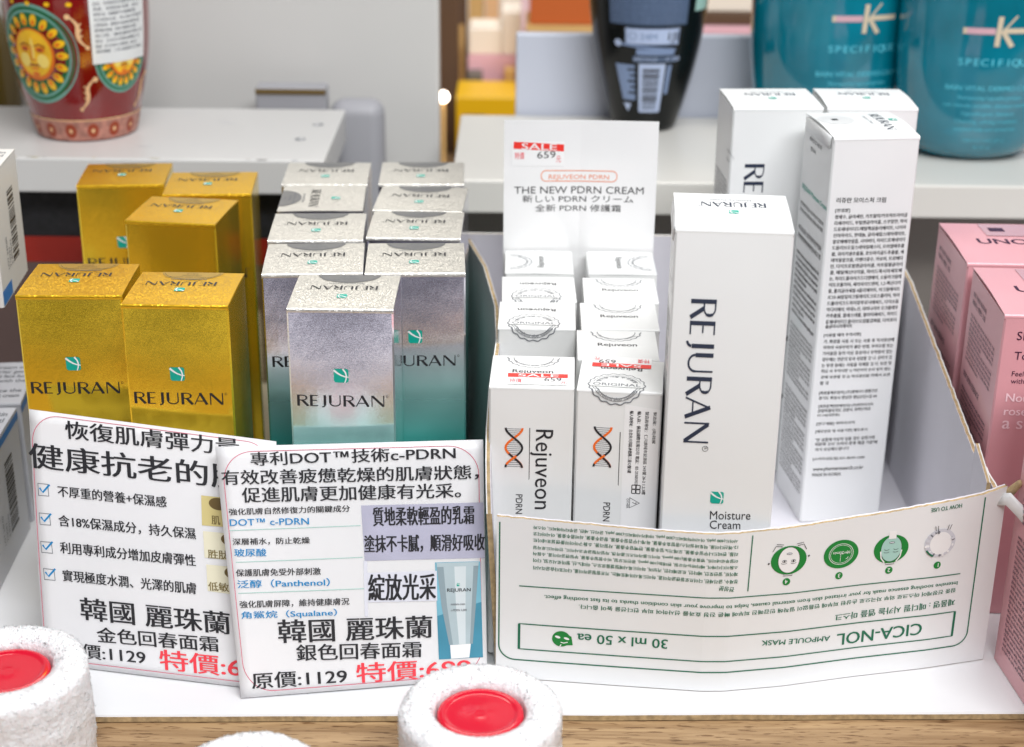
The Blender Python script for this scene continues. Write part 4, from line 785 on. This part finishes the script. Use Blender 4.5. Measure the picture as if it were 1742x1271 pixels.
# ---------------------------------------------------------------- foam wrapped bottles with red caps
def lathe(prof, n=64, sx=1, sy=1):
    bm = bmesh.new(); R = [[bm.verts.new((r*math.cos(2*math.pi*i/n)*sx, r*math.sin(2*math.pi*i/n)*sy, z)) for i in range(n)] for r, z in prof]
    for a, b in zip(R, R[1:]):
        for i in range(n): bm.faces.new((a[i], a[(i+1) % n], b[(i+1) % n], b[i]))
    if prof[0][0] > 1e-5: bm.faces.new(R[0][::-1])
    if prof[-1][0] > 1e-5: bm.faces.new(R[-1])
    return bm
def foam_bottle(label, x, y, H, R, seed, cr=.0153):
    t = thing('foam_wrapped_bottle', label, 'bottle', (x, y, -.0034), random.uniform(0, 3), 'foam wrapped bottles with red caps')
    pr = [(R*.97, 0)]+[(R*(1+.006*math.sin(i*.9)), H*i/26) for i in range(1, 22)]
    rt = (R-cr*1.02)/2; cz = H-rt*.62
    pr += [(R-rt+rt*math.cos(RAD(a)), cz+rt*.62*math.sin(RAD(a))) for a in range(0, 181, 9)]+[(cr*1.02, H-.012), (cr*1.02, H-.02), (.0001, H-.02)]
    bm = lathe(pr, 220)
    for v in bm.verts:
        p = v.co*430; nz = noise.noise(p+Vector((seed*9, 0, 0)))+.6*noise.noise(p*2.3); q = noise.noise(v.co*70+Vector((seed, 3, 1)))
        rr = math.hypot(v.co.x, v.co.y)
        if rr > cr*1.01: v.co += Vector((v.co.x/rr, v.co.y/rr, .7)).normalized()*(.0005*nz+.0006*q)
    rnd = random.Random(seed); bm.faces.ensure_lookup_table(); fs = [f for f in bm.faces if f.calc_center_median().z > .008 and len(f.verts) == 4]
    for f in rnd.choices(fs, k=6000):        # loose flecks and fibres of the foam
        c_ = f.calc_center_median(); nn = f.normal if f.normal.length else Vector((0, 0, 1)); rr = math.hypot(c_.x, c_.y)
        if rr < cr*1.05: continue
        nn = Vector((c_.x/rr, c_.y/rr, .6)).normalized(); tv = Vector((rnd.gauss(0, 1), rnd.gauss(0, 1), rnd.gauss(0, 1))).normalized(); L = rnd.uniform(.0002, .0006)
        a = c_+tv.cross(nn)*L*.5; b = c_-tv.cross(nn)*L*.5; e_ = c_+nn*L*rnd.uniform(.5, 1.5)+tv*L
        bm.faces.new([bm.verts.new(p) for p in (a, b, e_)])
    obj('foam_sleeve', bm, 'foam', t, True)
    c = .0102; zt = H-.0032
    pr = [(cr*.985, zt-.012), (cr*.985, zt-.0016), (cr*.97, zt-.0007), (cr*.93, zt-.0002), (cr*.86, zt), (cr*.82, zt-.0001), (cr*.79, zt-.0005), (cr*.74, zt-.0006), (cr*.5, zt-.0007), (cr*.2, zt-.0007), (cr*.16, zt-.0006), (cr*.08, zt-.0006), (.00005, zt-.0007)]
    obj('red_cap', lathe(pr, 72), 'red_cap', t, True)
    return t
foam_bottle('red-capped bottle in a white foam sleeve, below the tube price sign', -.0095, .4670, .0468, .0280, 1)
foam_bottle('red-capped bottle in a white foam sleeve at the lower left, cut by the picture edge', -.1775, .4875, .0478, .0280, 4)
foam_bottle('foam sleeve between two red caps, only its upper rim in view', -.0840, .4320, .0440, .0250, 7, .0110)

# ---------------------------------------------------------------- pink boxes at the right
def pink_box(label, x, y, yaw, h=.1362, seed=0):
    w, d = .058, .057
    t = thing('pink_box', label, 'cosmetic box', (x, y, .0003), yaw, 'pink boxes'); zf = lid_fn(h, d, .0003, .0009)
    obj('body', carton_body(w, d, h-.0007, .0004, seed), 'pink_card', t); obj('lid', lid_bm(w+.0002, d, zf), 'pink_card', t)
    k = Ink(.15); k.line_text('SILKY SKIN', -23.2, 127-1.2, 3.6, 'plum', 0); k.line_text('Touch & Glow', -23.2, 117.4, 3.4, 'plum'); k.line_text('Feel silky smooth', -23.2, 110.2, 2.1, 'plum'); k.line_text('with every touch', -23.2, 107, 2.1, 'plum')
    for i, s in enumerate(('Nourish', 'rose oil', 'a serum')): k.line_text(s, -24.2, 99-6*i, 3.6, 'palepink', 1)
    k.build('front_lettering', t, face_front(w, h))
    k = Ink(.15); k.line_text('피부 속까지 촉촉하게', -50, 126, 2.4, 'plum', 1); k.line_text('채워주는 에센스 크림', -50, 122.6, 2.4, 'plum', 1)
    microtext(k, -50, 119, -8, 97, 10, 'plum', seed+1, words=KOW); k.line_text('SILK SKIN ESSENCE', -50, 90, 2.4, 'plum', 1); microtext(k, -50, 86, -7, 66, 9, 'plum', seed+2, words=ENW); microtext(k, -50, 61, -6, 8, 24, 'plum', seed+3, words=ENW)
    k.build('side_lettering', t, face_left(w, d, h))
    k = Ink(.1); k.line_text('UNOVE', -18, 25, 7.0, 'plum', 1); k.build('top_lettering', t, face_top(zf))
    k = Ink(.3); k.rect(-12, 36, 20, 55, 'tape', 0); k.rect(-9, 43, -2, 49, 'plum', 1); k.build('tape_strip', t, face_top(zf))
    return t
mat('tape', (.66, .38, .42, 1), .15, coat=.6)
pink_box('rear pink box, its lettered top fully in view beside the open carton', .1965+.029, .6650, -.02, seed=1)
pink_box('middle pink box, in front of the rear pink box and behind the nearest one', .1953+.029, .6015, -.035, seed=5)
pink_box('nearest pink box, cut by the right picture edge, only its printed side in view', .2030+.029, .5130, .085, seed=9)

# ---------------------------------------------------------------- boxes at the left edge
def side_box(label, x, y, z, w, d, h, yaw, m_, stripe):
    # x, y: far right corner
    t = thing('barcoded_box', label, 'box', (x-w/2*math.cos(yaw)+d*math.sin(yaw), y-w/2*math.sin(yaw)-d*math.cos(yaw), z), yaw, 'white boxes with a blue stripe')
    zf = lid_fn(h, d, 0, .0004); obj('body', carton_body(w, d, h-.0006, .0003, 2), m_, t); obj('lid', lid_bm(w+.0001, d, zf), m_, t)
    k = Ink(.15)
    if stripe == 'top': k.rect(.3, h*1000-5, d*1000-.3, h*1000-1.4, 'stripe_blue', 0)
    else: k.rect(.3, .6, d*1000*.35, 7, 'stripe_blue', 0)
    k.build('stripe', t, face_right(w, d, h, .0003))
    k = Ink(.15); D0 = d*1000; H0 = h*1000; k.barcode(D0*.50, H0*.22, D0*.72, H0*.80, 'ink', 0, True)
    for i, s in enumerate(('8 809642', '710283', 'LOT 24K08')): k.line_text(s, D0*(.46-.07*i), H0*.22, 2.1, 'gy', ang=math.pi/2)
    k.build('barcode', t, face_right(w, d, h, .0003))
    k = Ink(.1); microtext(k, -w*480, d*1000-4, w*470, 6, 7, 'gy', 4, words=ENW); k.build('top_lettering', t, face_top(zf))
    return t
side_box('white box with barcode and blue top stripe standing on the board at the left edge', -.2240, .6690, .0003, .07, .060, .0612, .045, 'box_grey', 'top')
side_box('white box behind the blue-striped one at the left edge, only its printed top in view', -.2290, .7250, .0003, .07, .050, .0606, .10, 'box_grey', 'top')
side_box('upper cream box with a barcode and blue bottom corner, high at the left edge', -.2215, .7000, .1168, .08, .050, .0565, .075, 'cream_card', 'bottom')
tag(obj('plain_box', box_bm(-.335, -.256, .625, .700, .0625, .1163, .001), 'box_grey'), 'plain box under the upper cream box, outside the left picture edge', 'box')

# ---------------------------------------------------------------- things behind
tag(obj('flat_gift_box', box_bm(-.44, -.1000, .828, .942, .1152, .1342, .0012), 'slab'), 'flat white gift box lying under the red patterned bottle', 'gift box')
fg = bpy.data.objects['flat_gift_box']
k = Ink(.1); k.ellipse(-112, 905, 3.2, 3.2, 'gy', 0); k.ellipse(-112.6, 905.4, 1.5, 1.5, 'white', 1); k.ellipse(-118, 872, 3, 3, 'gy', 0); k.ellipse(-117.4, 872, 1.3, 1.3, 'white', 1); k.build('magnet_dots', fg, lambda u, v, o: (u, v, 134.2+o))
k = Ink(.1); rw = random.Random(5)
for i in range(16): u = rw.uniform(-330, -104); k.ellipse(u, rw.uniform(828.6, 829.6), rw.uniform(.6, 3.4), rw.uniform(.25, .5), rw.choice(('tan', 'rust', 'olive', 'palegy')), i % 3, n=8)
for i in range(5): u = rw.uniform(-250, -110); k.ellipse(u, rw.uniform(840, 930), rw.uniform(3, 9), .3, 'palegy', i % 3, n=10, rot=rw.uniform(-.3, .3))
k.build('worn_marks', fg, lambda u, v, o: (u, v, 134.2+o))
db = tag(obj('black_box', box_bm(-.44, -.112, .845, .94, .0003, .115, .001), 'dark_box'), 'black speckled box with a red band, under the flat white gift box', 'box')
obj('red_band', box_bm(-.4405, -.1115, .8442, .8449, .071, .0855, 0), 'hot_red', db); obj('brown_band', box_bm(-.4405, -.1115, .8442, .8449, .001, .0708, 0), 'rust', db)
tag(obj('grey_card_box', box_bm(-.157, -.1145, .968, .985, .0003, .1405, .001), 'grey_shadow_card'), 'small grey box with a tan edge behind the flat white gift box', 'box')
obj('tan_edge', box_bm(-.157, -.1145, .9672, .9679, .1370, .1400, 0), 'brown', bpy.data.objects['grey_card_box'])
tag(obj('grey_shadow_lump', box_bm(-.113, -.0800, .968, .990, .0003, .132, .009, seg=5), 'grey_shadow_card', smooth=True), 'round-cornered grey pouch standing in for a shadowy shape between the flat gift box and the grey panel', 'lump')  # rounded grey box added in place of a soft shadowy shape by the panel
bm = lathe([(.0001, 0), (.028, 0), (.029, .003), (.029, .165), (.02, .185), (.0001, .187)], 40); o = tag(obj('olive_bottle', bm, 'olive_dark', smooth=True), 'dark olive bottle at the left edge behind the red patterned bottle', 'bottle'); o.location = (-.330, .972, .0003)

def bottle_prof(pts, n=6):
    out = []
    for i in range(len(pts)-1):
        p0, p1, p2, p3 = pts[max(0, i-1)], pts[i], pts[i+1], pts[min(len(pts)-1, i+2)]
        for j in range(n):
            t = j/n; out.append(tuple(.5*((2*p1[a])+(-p0[a]+p2[a])*t+(2*p0[a]-5*p1[a]+4*p2[a]-p3[a])*t*t+(-p0[a]+3*p1[a]-3*p2[a]+p3[a])*t**3) for a in (0, 1)))
    return out+[pts[-1]]
def prof_r(pr, z):
    for (r0, z0), (r1, z1) in zip(pr, pr[1:]):
        if z0 <= z <= z1 and z1 > z0: return r0+(r1-r0)*(z-z0)/(z1-z0)
    return pr[-1][0]
def wrap(pr, R, sx=1, sy=1, th0=0):       # u mm of arc at radius R, v mm of height
    def f(u, v, o):
        r = prof_r(pr, v/1000)*1000; a = u/(R*1000)+th0; return ((r*sx+o)*math.sin(a), -(r*sy+o)*math.cos(a), v)
    return f
# red bottle with sun medallions
pr = [(.0001, 0), (.0262, 0), (.0272, .001)]+bottle_prof([(.0272, .001), (.0300, .0125), (.0335, .026), (.0370, .045), (.0386, .065), (.0392, .085)])[1:]+bottle_prof([(.0392, .085), (.036, .112), (.02, .13), (.016, .135), (.016, .15)])[1:]+[(.0001, .15)]
t = thing('red_bottle', 'dark red bottle with painted sun medallions, on the flat white gift box', 'bottle', (-.2385, .8870, .1344), 0)
obj('body', lathe(pr, 72), 'redbottle', t, True)
wr = wrap(pr, .0375)
k = Ink(.2); n_ = 60
k.raw([(-118+236*i/n_, .8+11.4*j/4) for j in range(5) for i in range(n_+1)], [(j*(n_+1)+i, j*(n_+1)+i+1, (j+1)*(n_+1)+i+1, (j+1)*(n_+1)+i) for j in range(4) for i in range(n_)], 'band', 0)
k.stroke([(-118+236*i/n_, 12.4) for i in range(n_+1)], .7, 'cream', 1)
for i in range(14):
    u = -108+15.5*i-2.5
    for j in range(10): k.ellipse(u+2.6*math.cos(j*.63), 6.3+2.7*math.sin(j*.63), 1.6, 1.6, 'rosette', 1+j % 2, n=10)
    k.ellipse(u, 6.3, 1.2, 1.2, 'cream', 3, n=12)
k.build('painted_band', t, wr)
def medallion(cu, cv, s=1, w=1):
    k = Ink(.2); E = lambda ru, rv, m_, ly: k.ellipse(cu, cv, ru*s*w, rv*s, m_, ly, n=60, rot=.0)
    for i, (ru, rv, m_) in enumerate(((22, 27, 'rim_green'), (20.3, 25.2, 'deep_green'), (18.8, 23.6, 'rim_green'), (17.5, 22.2, 'deep_green'))):
        k.ellipse(cu, cv, ru*s*w, rv*s, m_, 2*i, n=60)
    for i in range(18):
        a = 2*math.pi*i/18; x, y = 14.6*math.cos(a), 18.6*math.sin(a); k.ellipse(cu+x*s*w, cv+y*s, 3.3*s, 2.0*s, 'sun_yellow', 8+i % 2, n=12, rot=a); k.ellipse(cu+x*.93*s*w, cv+y*.93*s, 1.6*s, 1.0*s, 'sun_orange', 10, n=10, rot=a)
    k.ellipse(cu, cv, 11.2*s*w, 14.2*s, 'sun_orange', 11, n=40); k.ellipse(cu, cv+.6*s, 9.8*s*w, 12.6*s, 'sun_yellow', 12, n=40)
    for d in (-1, 1):
        k.ellipse(cu+d*5*s*w, cv-3.2*s, 3.0*s*w, 3.8*s, 'sun_light', 13, n=20); k.ellipse(cu+d*4.2*s*w, cv+2.9*s, 2.4*s*w, 1.3*s, 'sun_orange', 13, n=16); k.ellipse(cu+d*4.2*s*w, cv+2.7*s, 1.2*s*w, .8*s, 'rosette', 14, n=12)
        k.stroke([(cu+d*1.4*s*w, cv+4.6*s), (cu+d*4*s*w, cv+5.8*s), (cu+d*7*s*w, cv+4.4*s)], .7*s, 'rosette', 14)
    k.stroke([(cu-.4*s, cv+5*s), (cu-.9*s, cv-.5*s), (cu-1.5*s, cv-2.6*s), (cu+1.5*s, cv-2.8*s)], .8*s, 'sun_orange', 14); k.ellipse(cu+.3*s, cv+3*s, 1*s, 6*s, 'sun_light', 13, n=16)
    k.stroke([(cu-3.2*s, cv-6.1*s), (cu-1.2*s, cv-5.4*s), (cu, cv-5.8*s), (cu+1.2*s, cv-5.4*s), (cu+3.2*s, cv-6.1*s)], 1.0*s, 'rosette', 14); k.stroke([(cu-2.2*s, cv-7.6*s), (cu+2.2*s, cv-7.6*s)], 1.0*s, 'sun_orange', 14); k.ellipse(cu, cv-10.6*s, 2.6*s, 1.3*s, 'sun_orange', 13, n=14)
    k.build('sun_medallion', t, wr)
medallion(-16.5, 49, 1, 1.15); medallion(33.5, 46.5, .74, 1.05)
k = Ink(.2)
def leafy(u, v, d, up):
    P = [(u+d*(8.5*t+1.6*math.sin(6.3*t)), v-up*17*t) for t in [i/16 for i in range(17)]]
    k.stroke(P[:9], .8, 'cream', 0, w1=2.6); k.stroke(P[8:], 2.6, 'cream', 0, w1=.7); k.ellipse(u-d*.4, v-up*.4, 1.5, 1.5, 'cream', 1, n=14); k.ellipse(P[-1][0], P[-1][1], 1.1, 1.1, 'cream', 1, n=12)
    for i in (5, 8, 11): k.stroke([P[i], (P[i][0]+d*2.2, P[i][1]+up*1.4)], 1.5, 'cream', 2+i % 3, w1=.4)
leafy(5, 70, 1, 1); leafy(16, 36, -1, 1); leafy(-51, 70, 1, 1); leafy(-47.5, 35, 1, 1); leafy(55, 34, -1, 1)
for i in range(12): k.ellipse(-60+11*i, 76, 1.6, 1.2, 'sun_yellow', 0, n=12)
k.build('painted_scrolls', t, wr)
k = Ink(.9); k.grid(15.5, 44, 49, 79, 'card_gloss', 10, 0)
for i, s in enumerate(('品名：玫瑰香氛沐浴露 成分詳見瓶身', '用途：清潔肌膚 容量：400ml', '使用方法：取適量於手心搓揉起泡後', '均勻塗抹全身，再以清水沖洗乾淨', '注意事項：請置於兒童無法取得之處', '避免陽光直射，如有不適請停止使用', '進口商：優品國際有限公司', '地址：台北市大同區承德路三段', '電話：02-25505933 原產地：義大利', '保存期限：三年 批號標示於包裝上')): k.text(s, 17.5, 75-2.8*i, 47-(i % 3)*2.5, 75-2.8*i, 1.9, 'gy', 1, 1)
k.build('import_label', t, wr)

# black bottle
pr = [(.0001, 0), (.0165, 0), (.0195, .002)]+bottle_prof([(.0195, .002), (.0235, .015), (.0290, .036), (.0335, .06), (.036, .085), (.0365, .115)])[1:]+[(.034, .14), (.02, .15), (.0001, .152)]
t = thing('black_bottle', 'black tapered bottle with pale blue back labels, behind the header card', 'bottle', (.0790, .9780, .1180), 0)
obj('body', lathe(pr, 72), 'blackbottle', t, True); wr = wrap(pr, .030)
k = Ink(.2); k.grid(-23, 67, 19, 100, 'label_dim', 10, 0)
for i in range(13): k.text(' '.join(random.Random(i).choices(['shampooing', 'apply', 'massage', 'rinse', 'aqua', 'parfum', 'sodium', 'cheveux', 'hair'], k=8)), -21.5, 69+2.3*i, 18, 69+2.3*i, 1.4, 'label_blue', 0, 1)
k.build('text_panel', t, wr)
k = Ink(.2); k.grid(-14, 55.5, 15, 65.3, 'label_pale', 8, 0); k.rrect(-13.6, 55.8, 14.6, 65, 2, .5, 'label_blue', 1)
k.line_text('1', 9, 58, 5, 'ink', 1); k.line_text('JI', 10.6, 58, 5, 'ink', 1); k.ring(-10, 60.5, 2, 2, .6, 'label_blue', 1); k.line_text('24M', -6, 58.6, 3.6, 'label_blue', 1)
k.stroke([(-18, 55.5), (14, 52.4)], 1.4, 'label_blue', 1, step=2); k.ellipse(-18.4, 55.8, 2.1, 2.1, 'label_pale', 2); k.grid(-8, 49.3, 13.4, 53, 'label_blue', 6, 0); k.grid(-10, 45, 16, 48.4, 'label_dim', 6, 0); k.line_text('C 100', 9, 45.6, 2.4, 'label_pale', 1, layer=1); k.line_text('RECYCLE', -9, 45.7, 2.2, 'label_pale', 0, layer=1)
k.build('symbol_panel', t, wr)
k = Ink(.2); k.quad([(-21, 43), (-9, 43), (-9, 21), (-18, 21)], 'label_blue', 0, 8)
for i in range(5): k.grid(-13.5+i % 2*1.5, 25+3.6*i, -8.4, 26.4+3.6*i, 'blackbottle', 4, 2)
k.poly([(-18, 18.6), (-12, 18.6), (-15, 13.6)], 'label_pale', 0); k.rect(10.5, 25, 13, 43, 'label_blue', 0); k.build('bottom_marks', t, wr)
k = Ink(.3); k.grid(-6.5, 13.5, 9, 44, 'label_pale', 12, 0); k.barcode(-4.2, 15.5, 6, 42, 'ink', 3, True); k.build('barcode_label', t, wr)
k = Ink(.25); k.grid(24, 74, 36, 92, 'mint', 5, 0); k.build('small_sticker', t, wr)

# teal bottles
def teal_bottle(label, x, y, th):
    pr = [(.0001, .0006), (.020, 0), (.027, .0010)]+bottle_prof([(.027, .0010), (.0345, .0055), (.0395, .014), (.0435, .030), (.0462, .055), (.047, .09), (.047, .125)])[1:]+[(.043, .142), (.028, .15), (.0001, .152)]
    t = thing('teal_bottle', label, 'bottle', (x, y, .1180), 0, 'teal shampoo bottles')
    obj('body', lathe(pr, 80, 1, .72), 'tealbottle', t, True); wr = wrap(pr, .040, 1, .72, th)
    k = Ink(.2); cv = 76
    k.grid(-17, cv-1.6, -2, cv+1.8, 'k_pink', 8, 0); k.grid(1.5, cv-1, 17, cv+1.8, 'k_gold', 8, 0); k.rect(-17, cv-1.6, -15.3, cv+1.8, 'k_gold', 1)
    k.stroke([(0, cv+8.2), (-.8, cv-8.2)], 2.4, 'k_gold', 2); k.stroke([(1.2, cv-.3), (7.6, cv+8.6)], 1.0, 'k_gold', 2); k.stroke([(1.2, cv+.6), (6.6, cv-8.2)], 2.2, 'k_gold', 3, w1=2.5); k.build('emblem', t, wr)
    k = Ink(.2)
    for i, ch in enumerate('SPECIFIQUE'): k.line_text(ch, -16.5+3.75*i, 57, 3.9, 'aqua', 1, align=.5)
    k.line_text('BAIN VITAL DERMO-CALM', 0, 43, 2.7, 'aqua', 1, align=.5)
    for i, (s, h_) in enumerate((('Shampooing hypoallergénique', 1.9), ('cuir chevelu sensible, cheveux normaux', 2), ('Hypoallergenic shampoo', 1.9), ('Cleansing, calming treatment', 2), ('sensitive scalp and normal hair', 1.9))): k.line_text(s, 0, 38-4.6*i, h_, 'aqua', 1, align=.5)
    k.line_text('KÉRATINE PARIS 250 ml', 0, 13, 2, 'aqua', align=.5); k.line_text('8.5 fl. oz.', 0, 8.5, 2, 'aqua', align=.5)
    k.build('lettering', t, wr); return t
teal_bottle('right-hand teal bottle, standing near the front edge of the back shelf', .2640, .9235, .01)
teal_bottle('left-hand teal bottle, behind the two rear white boxes', .1845, .9560, .30)

# blurred goods on the shelf beyond
def bg(name, m_, label, cat, x0, x1, y0, y1, z0, z1): return tag(obj(name, box_bm(x0, x1, y0, y1, z0, z1, .001), m_), label, cat)
ZB = -.0034
yb = bg('yellow_box', 'yellow', 'yellow box beyond the back shelf, in the gap between the grey panels', 'box', -.0470, .004, 1.27, 1.33, ZB, .066)
obj('dark_print', box_bm(-.040, -.024, 1.2692, 1.2698, .035, .052, 0), 'olive', yb)
o = bg('pink_carton', 'warm_pink', 'pink carton behind the yellow box', 'box', -.0400, .003, 1.352, 1.40, ZB, .082); 
bg('white_carton', 'warm_white', 'white carton stacked on the pink carton behind the yellow box', 'box', -.0390, -.012, 1.355, 1.40, .0825, .104)
bg('cream_carton', 'warm_white', 'cream carton beside the orange box in the background', 'box', -.0115, .0045, 1.355, 1.40, .0825, .118)
bg('brown_post', 'warm_brown', 'brown post just right of the large grey panel', 'post', -.0660, -.0480, 1.36, 1.38, ZB, .2)
b_ = bg('orange_box', 'warm_orange', 'orange box with a pale foot above the low panel, left of the black bottle', 'box', .011, .062, 1.30, 1.35, .1185, .150)
bg('grey_block', 'gold_tan', 'tan block carrying the orange box', 'box', .008, .066, 1.295, 1.36, ZB, .118)
bg('peach_carton', 'warm_white', 'pale peach carton far behind the orange box', 'box', -.060, .085, 1.60, 1.66, ZB, .13)
bg('pale_pink_carton', 'warm_pink', 'pale pink carton right of the black bottle, above the low panel', 'box', .142, .215, 1.30, 1.36, ZB, .118)
bg('brown_tray', 'warm_brown', 'brown tray lying on the pale pink carton', 'tray', .142, .215, 1.305, 1.36, .1185, .128)
bg('peach_box', 'warm_white', 'peach box on the brown tray', 'box', .142, .215, 1.31, 1.36, .1283, .16)
bg('tan_carton', 'gold_tan', 'wide tan carton far behind on the wooden shelf', 'box', -.5, .6, 1.78, 1.9, ZB, .10)
rc = random.Random(11); cols = ['warm_white', 'warm_pink', 'gold_tan', 'warm_orange', 'warm_white', 'warm_brown', 'yellow', 'cream', 'dark_grey', 'warm_white', 'palepink']
words = {'warm_white': 'white', 'warm_pink': 'pink', 'gold_tan': 'tan', 'warm_orange': 'orange', 'warm_brown': 'brown', 'yellow': 'yellow', 'cream': 'cream', 'dark_grey': 'dark grey', 'palepink': 'pale pink'}
def blurred(x, y, z, w, h_, c1, c2, where):
    o = tag(obj('blurred_box', box_bm(x, x+w, y, y+.03, z, z+h_, .0008), c1), 'out-of-focus '+words[c1]+' box '+where, 'box', 'out-of-focus boxes in the background')
    obj('label_band', box_bm(x+w*.12, x+w*.88, y-.0006, y-.0001, z+h_*.25, z+h_*.62, 0), c2, o)
ZP = .0823
blurred(-.0395, 1.335, ZB, .012, .0740, 'dark_grey', 'gold_tan', 'half hidden behind the yellow box, beside the brown post')
blurred(-.0090, 1.335, ZB, .009, .0775, 'gold_tan', 'warm_brown', 'peeping over the right end of the yellow box')
for i_, (x, w, h_, c1, c2, wh) in enumerate(((-.0640, .020, .150, 'warm_brown', 'gold_tan', 'tall behind the brown post'), (-.0420, .013, .128, 'gold_tan', 'warm_white', 'rising above the white carton at its left'), (-.0275, .012, .140, 'cream', 'warm_orange', 'tall, between the tan and the white ones above the white carton'), (-.0140, .016, .1365, 'warm_white', 'palepink', 'tall, above the cream carton'), (.0040, .014, .134, 'palepink', 'gold_tan', 'behind the left end of the orange box'), (.0300, .016, .160, 'warm_white', 'warm_orange', 'above the orange box, near the black bottle'))):
    blurred(x, 1.45, ZB, w, h_, c1, c2, wh)
blurred(.150, 1.46, ZB, .030, .150, 'gold_tan', 'warm_white', 'right of the black bottle, behind the peach box'); blurred(.190, 1.46, ZB, .034, .142, 'palepink', 'warm_brown', 'left of the teal bottles, behind the peach box')
m = mat('bulb_glow', (1, .9, .8, 1), .4); p = m.node_tree.nodes['Principled BSDF']; p.inputs['Emission Color'].default_value = (1, .86, .72, 1); p.inputs['Emission Strength'].default_value = 9
t = thing('small_lamp', 'small round glowing lamp on a thin stem, at the edge of the grey panel', 'lamp', (-.0575, 1.28, ZB), 0)
bm = bmesh.new(); bmesh.ops.create_uvsphere(bm, u_segments=20, v_segments=12, radius=.0042); [setattr(v, 'co', v.co+Vector((0, 0, .067))) for v in bm.verts]; obj('bulb', bm, 'bulb_glow', t, True)
obj('stem', lathe([(.0001, 0), (.006, 0), (.006, .002), (.0015, .004), (.0015, .0626), (.0001, .0626)], 16), 'gold_tan', t, True)
bpy.data.objects.remove(TO); bpy.data.curves.remove(TC)
